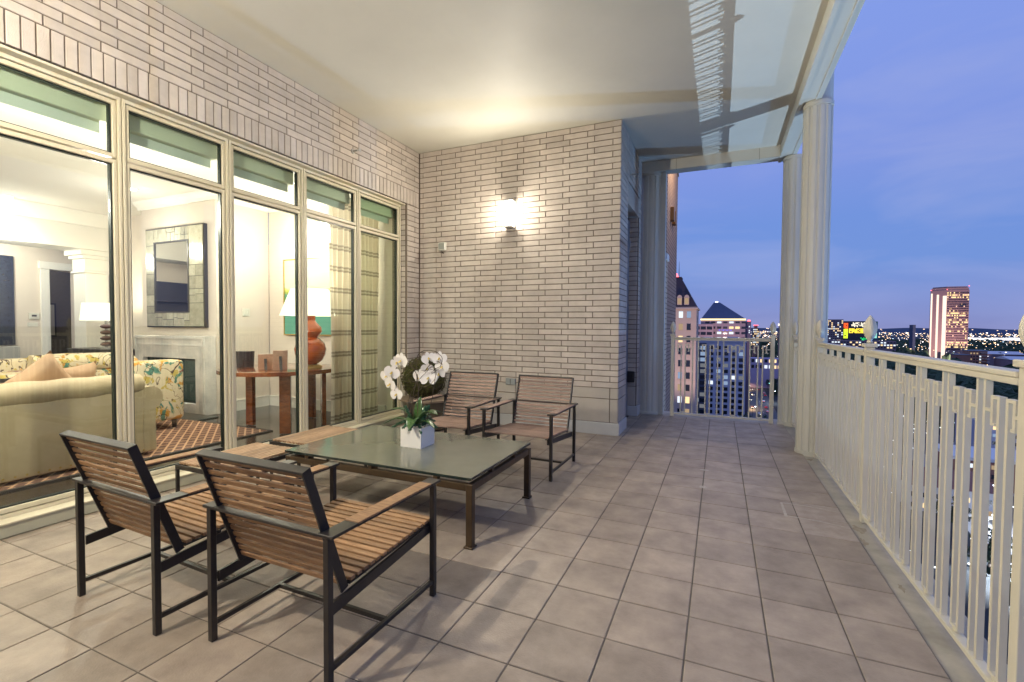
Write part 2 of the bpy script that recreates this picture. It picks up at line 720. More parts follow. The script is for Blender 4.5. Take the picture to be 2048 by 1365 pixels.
column('fluted_column', .886, 5.755, .132, 'nearer fluted cream column at the end of the long railing')
column('fluted_column', .89, 7.40, .14, 'far fluted column at the corner of the short end railing')
column('fluted_column', -.975, 7.42, .15, 'fluted grey blue column beside the brick return wall')
MB_ = MB().lathe([(.128, 3.602), (.128, 4.2)], 48, (.886, 5.755, 0))
MB_.build('upper_drum', COLM, bm_, smooth=True)
pl = tag(MB().box(-.86, -.762, 7.36, 7.47, -.01, 3.60).build('flat_pilaster', COLM, bevel=.004), 'flat grey pilaster between the left far column and end railing', 'pilaster')

# ---- window wall (brick above and beside the windows)
ww = thing('window_brick_wall', 'pale brick wall over the windows with upright soldier course', 'wall', (WX, 0, 0))
W5 = 5.352
MB().box(WX - .25, WX - .007, -.9, BY + .25, 2.975, CZ + .05).build('backing', MORTAR, ww)
MB().box(WX - .25, WX - .0075, W5 + .012, BY + .25, 0, 2.974).build('backing', MORTAR, ww)
zt = Z0 + CRS * 37      # top of soldiers
sold = []
for k in range(-10, 77):
    y = BY - .035 - k * .0706 - .012
    if y < -.9:
        break
    if y > 1.0:
        sold.append((y, (2.97 + zt) / 2, .0706, zt - 2.97))
sold = [q for q in sold if q[0] < BY - .02]
lay(ww, sold, '+x', 200, name='soldier_brick', face=WX + .002, m=BRICK)
items = []
def run(a, b, z, odd, L=.305, minl=.04):
    """bricks in a course between a and b counting back from b"""
    out = []
    e = b
    first = .10 if odd else .305
    while e > a + minl:
        l = first
        first = L
        s_ = max(a, e - l)
        if e - s_ > minl:
            out.append(((s_ + e) / 2, z, e - s_, CRS))
        e = s_
    return out
for k in range(37, 45):
    items += run(1.0, BY - .006, Z0 + CRS * (k + .5), k % 2)
for k in range(0, 34):
    items += run(W5 + .016, BY - .006, Z0 + CRS * (k + .5), k % 2)
lay(ww, items, '+x', 298, face=WX)
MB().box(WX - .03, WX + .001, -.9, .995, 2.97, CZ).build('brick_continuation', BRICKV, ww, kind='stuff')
blk = [((W5 + .016 + BY) / 2, .50, BY - W5 - .022, .132), ((W5 + .016 + BY) / 2, .29, BY - W5 - .022, .288)]
lay(ww, blk, '+x', 10, name='stone_block', m=STONE, face=WX + .004)
# reveal of the brick pier, end-on bricks
for k in range(0, 34):
    z = Z0 + CRS * (k + .5)
    MB().box(GX - .02, WX - .034, W5 + .006, W5 + .013, z - .030, z + .030).build('reveal_brick', BRICK, ww)
MB().box(WX - .14, WX - .0345, W5 + .004, W5 + .0125, 0.0, .56).build('reveal_stone', STONE, ww)
ap = MB().box(WX - .10, WX + .012, W5 + .02, BY - .002, 0, .145)
ap.build('plinth', PLINTH, ww, bevel=.004)
MB().box(GX - .04, WX - .022, -.9, W5 + .004, 2.952, 2.969).build('steel_lintel', FRAME, ww)

# ---- end wall with the sconce
ew = thing('end_brick_wall', 'pale brick end wall facing the terrace with glowing sconce', 'wall', (-2.5, BY, 0))
MB().box(WX - .1, -1.104, BY + .007, BY + .25, 0, CZ + .05).build('backing', MORTAR, ew)
items = []
for k in range(0, 45):
    z = Z0 + CRS * (k + .5)
    e = -1.097
    first = .10 if k % 2 else .322
    while e > WX + .012:
        s_ = max(WX + .008, e - first)
        if e - s_ > .03:
            items.append(((s_ + e) / 2, z, e - s_, CRS))
        e = s_
        first = .3075
lay(ew, items, '-y', 300, face=BY)
sb = []
for zc, h in ((.50, .132), (.29, .288)):
    e = -1.097
    first = .10
    while e > WX + .02:
        s_ = max(WX + .008, e - first)
        sb.append(((s_ + e) / 2, zc, e - s_, h))
        e = s_
        first = .615
lay(ew, sb, '-y', 30, name='stone_block', m=STONE, face=BY - .003)
MB().box(WX + .014, -1.078, BY - .022, BY + .02, 0, .145).build('plinth', PLINTH, ew, bevel=.004)

# ---- return wall with the door recess
rw = thing('return_brick_wall', 'shaded brick return wall with recessed door near the far columns', 'wall', (-1.1, 6.4, 0))
MB().box(-1.35, -1.105, BY + .032, 6.15, 0, CZ).build('backing', MORTAR, rw)
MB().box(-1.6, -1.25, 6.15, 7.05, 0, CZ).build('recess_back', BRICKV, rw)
MB().box(-1.6, -1.105, 7.055, 7.28, 0, CZ).build('backing', MORTAR, rw)
MB().box(-1.25, -1.11, 6.1505, 7.0545, 3.16, CZ).build('backing', MORTAR, rw)
MB().box(-1.25, -1.10, 6.152, 7.053, 2.89, 3.158).build('lintel_panel', STONE, rw)
items = []
for k in range(0, 45):
    z = Z0 + CRS * (k + .5)
    items += [(u, zz, l, h) for u, zz, l, h in ([(BY + .155, z, .305, CRS), (BY + .404, z, .192, CRS)] if k % 2 else [(BY + .055, z, .105, CRS), (BY + .26, z, .305, CRS), (BY + .456, z, .088, CRS)])]
    items.append((7.165, z, .222, CRS))
    if k > 36:
        items += [(6.30, z, .305, CRS), (6.605, z, .305, CRS), (6.905, z, .29, CRS)]
lay(rw, items, '+x', 160, face=-1.097, D=.025)
jb = []
for k in range(0, 33):
    z = Z0 + CRS * (k + .5)
    jb.append((-1.18, z, .135, CRS))
lay(rw, jb, '-y', 40, face=7.03, D=.024, name='jamb_brick')
lay(rw, [(BY + .155, .50, .305, .132), (BY + .40, .50, .19, .132), (BY + .155, .29, .305, .288), (BY + .40, .29, .19, .288), (7.165, .5, .222, .132), (7.165, .29, .222, .288)], '+x', 9,
    name='stone_block', m=STONE, face=-1.094, D=.025)
lay(rw, [(-1.18, .50, .135, .132), (-1.18, .29, .135, .288)], '-y', 9, name='stone_block', m=STONE, face=7.027, D=.024)
MB().box(-1.3, -1.078, BY + .0205, 6.145, 0, .145).build('plinth', PLINTH, rw, bevel=.004)
MB().box(-1.25, -1.078, 7.005, 7.27, 0, .145).build('plinth', PLINTH, rw, bevel=.004)
DOORM = mat('door_paint', (.22, .23, .26), .45, var=.1, vscale=5)
dr = thing('service_door', 'dark grey flush door set back in the return wall recess', 'door', (-1.24, 6.6, 0))
MB().box(-1.249, -1.222, 6.20, 7.0, .012, 2.84).build('door_leaf', DOORM, dr, bevel=.002)
for zz in (.5, 1.45, 2.45):
    MB().tube([(-1.215, 6.985, zz), (-1.215, 6.985, zz + .11)], .008, 8).build('hinge', METAL, dr)
MB().tube([(-1.20, 6.30, 1.02), (-1.17, 6.30, 1.02), (-1.17, 6.41, 1.02)], .009, 8).build('handle', METAL, dr)
bxo = thing('outlet_box', 'small black outdoor outlet box low on the shaded brick jamb', 'outlet box', (-1.17, 6.98, .58))
MB().box(-1.23, -1.12, 6.95, 7.0, .50, .66).build('housing', STEEL, bxo, bevel=.008)
MB().box(-1.215, -1.135, 6.938, 6.9495, .52, .64).build('cover', STEEL, bxo, bevel=.005)

# ---- near end wall behind the viewer (mirrors the far one; it carries the second sconce)
nw = thing('near_brick_wall', 'brick end wall behind the viewer', 'wall', (-2.5, -.2, 0))
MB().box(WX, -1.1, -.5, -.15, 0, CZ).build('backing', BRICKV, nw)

# ---- windows
def window(i, y0, y1, label):
    t = thing('window', label, 'window', (GX, (y0 + y1) / 2, 0), 'tall cream framed windows along the terrace')
    w = .022
    MB().ring('x', GX - .044, GX - .002, y0 - .004 if i else y0, y1 + .0005, .088, 2.949, .034, .04).build('joint_backing', FRAMED, t)
    # outer frame
    MB().ring('x', GX - .05, GX + .028, y0 + .004, y1 - .004, .086, 2.951, w - .002, .026).build('frame', FRAME, t, bevel=.002)
    for nm, z0, z1 in (('lower_sash', .114, 2.497), ('upper_sash', 2.503, 2.922)):
        a, b = y0 + w + .0065, y1 - w - .0065
        MB().ring('x', GX - .045, GX + .016, a, b, z0 + .0035, z1 - .0025, .024, .030).build(nm, FRAME, t, bevel=.0025)
        MB().ring('x', GX - .036, GX - .002, a + .0242, b - .0242, z0 + .0336, z1 - .0328, .012, .009).build('gasket', GASK, t)
        MB().box(GX - .022, GX - .016, a + .0365, b - .0365, z0 + .0430, z1 - .0422).build('pane', GLASSG if i == 5 else GLASS, t)
    # roller blind folded away behind the transom light
    MB().box(GX - .165, GX - .075, y0 + .07, y1 - .035, 2.775, 2.935).build('blind_cassette', VAL, t, bevel=.006)
    MB().box(GX - .14, GX - .136, y0 + .09, y1 - .06, 2.70, 2.775).build('blind_fabric', VALD, t)
    return t


VAL = mat('blind_cassette', (.50, .565, .46), .55)
VALD = mat('blind_fabric', (.50, .58, .55), .8)
cs = [2.045 + .825 * k for k in range(-2, 5)]
cs[-1] = 5.350
labs = ['window bay behind the viewer, left of the first bay', 'leftmost tall window bay with the back of the beige sofa behind it',
        'second window bay from the left, showing fireplace, mirror and rug', 'third window bay from the left, showing dark bin and picture frames',
        'fourth window bay with orange lamp and beige curtain edge behind it', 'last window bay next to the brick corner, green tinted curtain inside']
for i in range(6):
    window(i, cs[i], cs[i + 1], labs[i])
kc = MB()
kc.box(GX - .25, WX + .008, -.9, W5 - .002, 0, .080)
sill = tag(kc.build('window_curb', mat('curb_paint', (.50, .50, .38), .6, var=.12, vscale=5), bevel=.003), 'low painted curb running under the row of windows', 'curb')
kc = MB()
kc.box(GX - .05, WX + .018, -.9, W5 - .004, .0805, .0895)
kc.build('sill_cap', FRAME, sill)

# ---- sconces
def sconce(x, y, sgn, label, pf, ps_, kp):
    """frosted box lamp: front and side faces glow and light the terrace, metal caps shade it above and below"""
    t = thing('wall_sconce', label, 'wall lamp', (x, y, 2.75), 'box sconces on the terrace end walls')
    s_ = -sgn
    ya, yb = sorted((y, y + s_ * .02))
    MB().box(x - .062, x + .062, ya, yb, 2.575, 2.935).build('back_plate', METAL, t)
    ya, yb = sorted((y + s_ * .021, y + s_ * .100))
    MB().box(x - .052, x + .052, ya, yb, 2.592, 2.918).build('lit_shade', SCON, t, bevel=.004)
    ya, yb = sorted((y + s_ * .0205, y + s_ * .104))
    for z in (2.575, 2.9185):
        MB().box(x - .057, x + .057, ya, yb, z, z + .0165).build('end_cap', METAL, t)

    def area(nm, loc, d, sx, sy, e):
        L = bpy.data.lights.new(nm, 'AREA')
        L.shape = 'RECTANGLE'
        L.size, L.size_y = sx, sy
        L.energy = e
        L.color = (1.0, .90, .73)
        o = bpy.data.objects.new(nm, L)
        COL.objects.link(o)
        o.parent = t
        o.location = loc
        o.rotation_euler = Vector(d).to_track_quat('-Z', 'Y').to_euler()
        return o
    area('shade_front_light', (0, s_ * .1035, .005), (0, s_, 0), .10, .32, pf)
    for q in (-1, 1):
        area('shade_side_light', (q * .0555, s_ * .06, .005), (q, 0, 0), .072, .32, ps_)
    L = bpy.data.lights.new('sconce_bulb', 'POINT')
    L.energy = kp
    L.color = (1.0, .90, .73)
    L.shadow_soft_size = .02
    o = bpy.data.objects.new('sconce_bulb', L)
    COL.objects.link(o)
    o.parent = t
    o.location = (0, s_ * .128, .005)
    return t


SCON = emis('sconce_glow', (1.0, .93, .80), 6.0)
sconce(-2.51, BY - .002, 1, 'glowing box sconce mounted high on the brick end wall', 26, 3.2, 22)
sconce(-2.51, -.148, -1, 'matching box sconce on the wall behind the viewer', 60, 18, 110)

# ---- little wall fittings
dt = thing('wall_sensor', 'small white square sensor box on the brick end wall', 'sensor', (-3.54, BY, 2.40))
MB().box(-3.60, -3.485, BY - .05, BY - .002, 2.345, 2.46).build('housing', PLASTIC, dt, bevel=.01, seg=2)
MB().box(-3.585, -3.50, BY - .054, BY - .0505, 2.36, 2.445).build('grille', mat('sensor_grille', (.35, .37, .33), .6), dt)
MB().tube([(-3.545, BY - .03, 2.345), (-3.545, BY - .03, 2.32), (-3.52, BY - .02, 2.31)], .006).build('cable', STEEL, dt)
ou = thing('wall_outlet', 'grey weatherproof outlet cover low on the end wall between chairs', 'outlet', (-2.49, BY, .58))
MB().box(-2.56, -2.425, BY - .035, BY - .004, .54, .62).build('cover', mat('zinc_box', (.30, .33, .34), .4, metal=.4), ou, bevel=.004)
MB().box(-2.495, -2.489, BY - .039, BY - .0355, .545, .615).build('hinge_line', STEEL, ou)
for nm, base, dirv, lab in (('sprinkler_head', (WX, 4.317, 3.323), Vector((1, 0, 0)), 'chrome sprinkler head poking out of the brick above the windows'),
                            ('sprinkler_head', (-1.097, 6.28, 3.28), Vector((1, 0, 0)), 'dark sprinkler head on the shaded return wall')):
    t = thing(nm, lab, 'sprinkler', base, 'sidewall sprinkler heads')
    B = Vector(base)
    MB().tube([B, B + dirv * .012], [.028, .024], 12).build('escutcheon', METAL, t, smooth=True)
    MB().tube([B + dirv * .012, B + dirv * .075], .010, 8).build('pipe', METAL, t, smooth=True)
    mbq = MB()
    for s_ in (-1, 1):
        mbq.tube([B + dirv * .075 + Vector((0, s_ * .008, 0)), B + dirv * .09 + Vector((0, s_ * .018, 0)), B + dirv * .11 + Vector((0, s_ * .004, 0))], .003, 6)
    mbq.build('yoke', METAL, t)
    MB().box(B.x + .108, B.x + .112, B.y - .02, B.y + .02, B.z - .018, B.z + .018).build('deflector', METAL, t)

# ================================================================= RAILINGS
def railing(name, label, P, dirv, length, posts, pairs, gapw=.055):
    """inner face line from P along dirv (unit x or y); outward is normal; posts at given distances, 'pairs' per bay"""
    d = Vector(dirv)
    out = Vector((1, 0, 0)) if abs(d.y) > .5 else Vector((0, 1, 0))
    t = thing(name, label, 'railing', (P[0], P[1], 0), 'cream metal terrace railings')
    P = Vector((P[0], P[1], 0))

    def bx(mb, s0, s1, o0, o1, z0, z1):
        a = P + d * s0 + out * o0
        b = P + d * s1 + out * o1
        mb.box(min(a.x, b.x), max(a.x, b.x), min(a.y, b.y), max(a.y, b.y), z0, z1)
        return mb
    PW = .05
    BW, BD = .0165, .021     # flat bar: width along the rail, depth
    o0 = .012
    for ps in posts:
        bx(MB(), ps - PW / 2, ps + PW / 2, 0, PW + .0, -.012, 1.178).build('post', RAILM, t, bevel=.002)
        bx(MB(), ps - PW / 2 - .012, ps + PW / 2 + .012, -.012, PW + .012, 1.1785, 1.203).build('post_cap', RAILM, t, bevel=.003)
        c = P + d * ps + out * (PW / 2)
        # leaf finial: four ribs around a lens shape
        f = MB()
        prof = [(0.014, 1.2035), (.021, 1.211), (.011, 1.221), (.022, 1.238), (.034, 1.265), (.040, 1.292), (.0385, 1.318), (.031, 1.345), (.019, 1.369), (.008, 1.386), (.001, 1.392)]
        f.lathe(prof, 24, (c.x, c.y, 0), rfun=lambda a: .78 + .22 * abs(math.cos(2 * a)) ** 1.6)
        f.build('finial', RAILM, t, smooth=True, ang=60)
    for a, b in zip(posts[:-1], posts[1:]):
        s0, s1 = a + PW / 2 + .0005, b - PW / 2 - .0005
        m = MB()
        bx(m, s0, s1, -.004, .052, 1.117, 1.142)
        bx(m, s0, s1, -.010, .058, 1.1425, 1.163)
        m.build('top_rail', RAILM, t, bevel=.005, seg=2)
        bx(MB(), s0, s1, .001, .040, .028, .050).build('bottom_rail', RAILM, t, bevel=.002)
        n = pairs
        L = s1 - s0
        gap = gapw + BW
        cell = (L - n * gap) / (n + 1)
        x = s0
        for k in range(n + 1):
            e = x + cell
            # ---- key ornament and the two long bars hanging in this cell
            l1 = x + cell * .38
            l2 = x + cell * .62
            for lc, sgn, edge in ((l1, -1, x), (l2, 1, e)):
                bx(MB(), lc - BW / 2, lc + BW / 2, o0, o0 + BD, .074, 1.062).build('hanging_baluster', RAILM, t)
                sc = lc + sgn * cell * .185
                q = MB()
                lo, hi = sorted((lc + sgn * BW / 2, sc + sgn * BW / 2))
                bx(q, lo, hi, o0, o0 + BD, 1.050, 1.062)
                bx(q, sc - BW / 2, sc + BW / 2, o0, o0 + BD, .952, 1.0495)
                lo, hi = sorted((sc - sgn * BW / 2, sc - sgn * (BW / 2 + .012)))
                bx(q, lo, hi, o0, o0 + BD, .952, .962)
                lo, hi = sorted((sc + sgn * BW / 2, edge - sgn * .0005))
                bx(q, lo, hi, o0, o0 + BD, 1.000, 1.011)
                q.build('key_ornament', RAILM, t)
            q = MB()
            bx(q, l1 - BW / 2, l2 + BW / 2, o0, o0 + BD, .062, .0735)
            bx(q, (l1 + l2) / 2 - .012, (l1 + l2) / 2 + .012, o0 + .003, o0 + BD - .003, .0505, .0615)
            q.build('baluster_foot', RAILM, t)
            if k < n:
                for bb in (e + BW / 2, e + gap - BW / 2):
                    bx(MB(), bb - BW / 2, bb + BW / 2, o0, o0 + BD, .0505, 1.1165).build('baluster', RAILM, t)
            x = e + gap
    return t


# long side: posts every 1.79 m
railing('terrace_railing', 'long cream railing on the right with key pattern balusters and leaf finials', (.90, -1.06, 0), (0, 1, 0), 6.7,
        [.025, 1.31, 3.115, 4.925, 6.645], 5)
railing('terrace_railing', 'short cream railing between the two fluted columns', (.90, 5.90, 0), (0, 1, 0), 1.3, [.04, 1.33], 3, .07)
railing('terrace_railing', 'far end cream railing with the lit towers behind it', (-.65, 7.28, 0), (1, 0, 0), 1.34, [.025, 1.315], 3, .075)

# ================================================================= FURNITURE
def make_chair(name, label, wood, group):
    """origin on the floor at the chair centre; sits facing +y"""
    t = thing(name, label, 'armchair', (0, 0, 0), group)
    HX, YB, YF = .318, -.329, .327
    AZ = .565
    def P(mb, nm, m=STEEL, **k):
        return mb.build(nm, m, t, local=True, **k)
    for sx in (-1, 1):
        for y in (YB, YF):
            P(MB().box(sx * HX - .0125, sx * HX + .0125, y - .0125, y + .0125, 0, AZ - .0125), 'leg', bevel=.0015)
        # arm: steel strap with a timber inlay between short steel ends
        a0, a1 = sx * HX - .034, sx * HX + .034
        P(MB().box(a0, a1, YB - .015, YB + .115, AZ - .012, AZ), 'arm_end', bevel=.0015)
        P(MB().box(a0, a1, YF - .060, YF + .015, AZ - .012, AZ), 'arm_end', bevel=.0015)
        P(MB().box(a0, a1, YB + .1155, YF - .0605, AZ - .012, AZ - .005), 'arm_strap')
        P(MB().box(a0, a1, YB + .1155, YF - .0605, AZ - .0047, AZ + .0035), 'arm_rest', wood, bevel=.002)
        # sloping seat rail
        q = MB()
        x0, x1 = sx * (HX - .019) - .0055, sx * (HX - .019) + .0055
        q.hexa([(x0, YB + .013, .245), (x1, YB + .013, .245), (x1, YF + .03, .310), (x0, YF + .03, .310),
                (x0, YB + .013, .290), (x1, YB + .013, .290), (x1, YF + .03, .352), (x0, YF + .03, .352)])
        P(q, 'seat_rail')
        P(MB().box(sx * HX - .009, sx * HX + .009, YB + .013, YF - .013, .062, .080), 'side_stretcher', bevel=.001)
    P(MB().box(-HX + .0095, HX - .0095, -.018, 0, .062, .080), 'cross_stretcher', bevel=.001)
    P(MB().box(-HX + .0345, HX - .0345, YB - .015, YB + .030, AZ - .0125, AZ - .0005), 'back_strap', bevel=.0015)
    # back frame, leaning out over the rear legs
    A = Vector((0, -.216, .300))
    B = Vector((0, -.392, .800))
    dd = (B - A).normalized()
    nn = Vector((0, dd.z, -dd.y)) * -1      # out of the back face
    bw = .283
    for sx in (-1, 1):
        o = Vector((sx * bw, 0, 0))
        P(MB().bar(A + o, B + o, .010, .036), 'back_stile', bevel=.001)
    P(MB().bar(B + Vector((-bw - .005, 0, 0)), B + Vector((bw + .005, 0, 0)), .036, .010, side=nn), 'top_bar', bevel=.001)
    n = 15
    tot = (B - A).length - .02
    for k in range(n):
        c = A + dd * (.022 + tot * (k + .36) / n)
        jit = (random.random() - .5) * .0012
        P(MB().bar(c + nn * jit + Vector((-bw + .0055, 0, 0)), c + nn * jit + Vector((bw - .0055, 0, 0)), tot / n - .0125, .009, side=dd), 'slat', wood, bevel=.001)
    # seat slats
    n = 15
    S0 = Vector((0, -.206, .3335))
    S1 = Vector((0, .352, .3665))
    ds = (S1 - S0).normalized()
    L = (S1 - S0).length
    up_ = Vector((0, -ds.z, ds.y))
    for k in range(n):
        c = S0 + ds * (L * (k + .5) / n) + up_ * (random.random() * .001)
        P(MB().bar(c + Vector((-.300, 0, 0)), c + Vector((.300, 0, 0)), L / n - .0120, .014, side=ds), 'seat_slat', wood, bevel=.0015)
    q = MB()
    for sx in (-1, 1):
        x0, x1 = sx * .289 - .012, sx * .289 + .012
        q.hexa([(x0, -.205, .3185), (x1, -.205, .3185), (x1, .362, .3525), (x0, .362, .3525),
                (x0, -.205, .3245), (x1, -.205, .3245), (x1, .362, .3580), (x0, .362, .3580)])
    P(q, 'slat_bearer')
    return t


GRP = 'slatted teak armchairs around the coffee table'
ch1 = make_chair('slatted_armchair', 'front slatted armchair nearest the centre, seen from behind beside the table', TEAK, GRP)
ch3 = make_chair('slatted_armchair', 'far slatted armchair on the right side against the brick wall', TEAKG, GRP)
index_kids()
ch1.location = (-1.566, 1.575, 0)
ch1.rotation_euler = (0, 0, R(-.6))
ch2 = copy_tree(ch1)
ch2.location = (-2.442, 1.520, 0)
ch2.rotation_euler = (0, 0, R(-2.2))
ch2['label'] = 'leftmost slatted armchair, seen from behind, nearest the windows'
ch3.location = (-1.592, 4.062, 0)
ch3.rotation_euler = (0, 0, PI + R(-.8))
ch4 = copy_tree(ch3)
ch4.location = (-2.402, 4.075, 0)
ch4.rotation_euler = (0, 0, PI + R(1.0))
ch4['label'] = 'far slatted armchair on the left, half hidden behind the orchid'


def ottoman(x, y, label):
    t = thing('slatted_ottoman', label, 'ottoman', (x, y, 0), 'slatted ottomans beside the table')
    hx, hy, z = .235, .315, .345
    def P(mb, nm, m=STEEL, **k):
        return mb.build(nm, m, t, local=True, **k)
    for sx in (-1, 1):
        for sy in (-1, 1):
            P(MB().box(sx * (hx - .0095) - .0095, sx * (hx - .0095) + .0095, sy * (hy - .0095) - .0095, sy * (hy - .0095) + .0095, 0, z - .031), 'leg', bevel=.001)
        P(MB().box(sx * (hx - .005) - .005, sx * (hx - .005) + .005, -hy, hy, z - .030, z), 'side_rail')
        P(MB().box(-hx + .0105, hx - .0105, sx * (hy - .005) - .005, sx * (hy - .005) + .005, z - .030, z), 'end_rail')
        P(MB().box(-hx + .0105, hx - .0105, sx * .16 - .015, sx * .16 + .015, z - .007, z), 'cross_bearer')
    n = 12
    for k in range(n):
        c = -hx + .012 + (2 * hx - .024) * (k + .5) / n
        w = (2 * hx - .024) / n - .0105
        P(MB().box(c - w / 2, c + w / 2, -hy + .016, hy - .016, z + .0005, z + .0165 + random.random() * .001), 'slat', TEAKY, bevel=.0015)
    return t


ottoman(-3.15, 2.31, 'nearer slatted ottoman between the left armchair and the window')
ottoman(-3.135, 3.035, 'farther slatted ottoman beside the left edge of the glass table')

# ---- coffee table
TG = mat('smoked_glass_top', (.17, .178, .14), .12, var=.12, vscale=5, spec=.9)
TGE = mat('glass_edge', (.012, .022, .020), .12)
ct = thing('coffee_table', 'low table with smoky glass top on a bronze steel frame', 'coffee table', (-2.05, 2.86, 0))
X0, X1, Y0_, Y1_ = -2.80, -1.305, 2.385, 3.325
tp = MB().box(X0, X1, Y0_, Y1_, .400, .4185).build('glass_top', TG, ct, bevel=.002, seg=2)
e_ = MB()
e_.box(X0 - .0008, X1 + .0008, Y0_ - .0012, Y0_ - .0003, .4015, .417)
e_.box(X1 + .0003, X1 + .0012, Y0_ - .0008, Y1_ + .0008, .4015, .417)
e_.box(X0 - .0012, X0 - .0003, Y0_ - .0008, Y1_ + .0008, .4015, .417)
e_.build('polished_edge', TGE, tp)
LX = (-2.775, -1.318)
LY = (2.405, 3.300)
for x in LX:
    for y in LY:
        lg = MB().box(x - .021, x + .021, y - .021, y + .021, 0, .378).build('leg', BRONZE, ct, bevel=.003)
        sx = 1 if x < -2 else 1
        MB().box(x - .030, x + .0295, y - .030, y + .0295, -.0, .012).build('foot_plate', BRONZE, lg, bevel=.002)
for x in LX:
    MB().box(x - .018, x + .018, LY[0] + .0215, LY[1] - .0215, .336, .3775).build('apron', BRONZE, ct, bevel=.002)
for y in LY:
    MB().box(LX[0] + .0215, LX[1] - .0215, y - .018, y + .018, .336, .3775).build('apron', BRONZE, ct, bevel=.002)
for fx in (.12, .5, .84):
    for y in LY:
        x = LX[0] + (LX[1] - LX[0]) * fx
        MB().box(x - .014, x + .014, y - .017, y + .017, .378, .3995).build('spacer', BRONZE, ct)
for fy in (.3, .7):
    for x in LX:
        y = LY[0] + (LY[1] - LY[0]) * fy
        MB().box(x - .017, x + .017, y - .014, y + .014, .378, .3995).build('spacer', BRONZE, ct)

# ---- orchid arrangement
PET = mat('orchid_petal', (.82, .80, .77), .5, var=.04, vscale=30)
LIP = mat('orchid_lip', (.75, .58, .15), .5, var=.3, vscale=60)
STEMM = mat('orchid_stem', (.07, .05, .03), .6, var=.3, vscale=40)
LEAFM = mat('orchid_leaf', (.055, .13, .035), .28, var=.35, vscale=12, spec=.6)
FERN = mat('sedum_green', (.035, .12, .06), .55, var=.4, vscale=40)
oc = thing('orchid_arrangement', 'white orchids with curly twigs in a white cube pot on the table', 'orchid', (-2.032, 2.897, .4186))
op = MB()
px0, px1, py0, py1, pz0, pz1 = -2.122, -1.945, 2.808, 2.985, .4188, .563
op.box(px0, px1, py0, py1, pz0, pz1 - .012)
op.box(px0, px0 + .008, py0, py1, pz1 - .0118, pz1)
op.box(px1 - .008, px1, py0, py1, pz1 - .0118, pz1)
op.box(px0 + .0082, px1 - .0082, py0, py0 + .008, pz1 - .0118, pz1)
op.box(px0 + .0082, px1 - .0082, py1 - .008, py1, pz1 - .0118, pz1)
op.build('cube_pot', mat('white_ceramic', (.80, .79, .76), .25, coat=.3), oc)


def petal(mb, c, ax, up_, l, w, cup=.2):
    """leaf-like petal from c along ax; up_ = face normal"""
    ax = ax.normalized()
    sd = ax.cross(up_).normalized()
    nrm = sd.cross(ax)
    rows = [(0, .12), (.25, .62), (.5, .96), (.75, .86), (.93, .42), (1, .05)]
    n0 = len(mb.v)
    for s_, ww in rows:
        for q in (-1, 0, 1):
            p = c + ax * (l * s_) + sd * (q * w * ww / 2) + nrm * (l * cup * (s_ * s_ * .6 + (abs(q) * .25 * ww)))
            mb.v.append(tuple(p))
    for i in range(len(rows) - 1):
        for j in range(2):
            a = n0 + i * 3 + j
            mb.f.append((a, a + 1, a + 4, a + 3))


def bloom(c, face, r, roll):
    c, face = Vector(c), Vector(face).normalized()
    a = face.cross(Vector((0, 0, 1)))
    a.normalize()
    b = a.cross(face)
    mb = MB()
    def dr(t):
        return a * math.cos(t) + b * math.sin(t)
    for t, l, w in ((PI / 2, .9, .62), (PI * 1.22, .9, .58), (PI * 1.78, .9, .58)):
        petal(mb, c - face * .002, dr(t + roll), face, r * l, r * w, .12)
    for t in (.12, PI - .12):
        petal(mb, c + face * .001, dr(t + roll), face, r * 1.0, r * 1.15, .10)
    f = mb.build('flower', PET, oc, smooth=True, ang=None)
    mb2 = MB()
    mb2.ball(tuple(c + face * .008), .007, n=6, m=4)
    petal(mb2, c + face * .006, dr(-PI / 2 + roll) * .6 + face * .8, face, r * .42, r * .3, .3)
    mb2.build('lip', LIP, f, smooth=True, ang=None)


for c, r in (((-2.150, 2.86, 1.045), .062), ((-2.185, 2.85, 1.03), .05), ((-2.222, 2.84, .955), .058), ((-2.292, 2.87, .925), .056), ((-2.245, 2.85, .865), .060),
             ((-2.215, 2.86, .835), .045), ((-2.180, 2.84, .792), .052)):
    bloom(c, (random.uniform(-.3, .5), -1, random.uniform(-.45, .1)), r * 1.1, random.uniform(-.4, .4))
for c, r in (((-1.975, 2.95, 1.060), .05), ((-1.888, 2.96, 1.062), .055), ((-1.868, 2.97, 1.000), .055), ((-1.885, 2.95, .950), .05), ((-2.028, 2.93, .925), .062),
             ((-1.955, 2.92, .918), .066), ((-1.985, 2.95, .985), .045)):
    bloom(c, (random.uniform(-.2, .7), -1, random.uniform(-.4, .2)), r * 1.1, random.uniform(-.4, .4))


def curve(pts, n=8):
    """smooth Catmull-Rom polyline"""
    P_ = [Vector(p) for p in pts]
    P_ = [P_[0] * 2 - P_[1]] + P_ + [P_[-1] * 2 - P_[-2]]
    o = []
    for i in range(1, len(P_) - 2):
        for k in range(n):
            t = k / n
            a, b, c, d = P_[i - 1:i + 3]
            o.append(.5 * ((2 * b) + (c - a) * t + (2 * a - 5 * b + 4 * c - d) * t * t + (3 * b - a - 3 * c + d) * t ** 3))
    o.append(P_[-2])
    return o


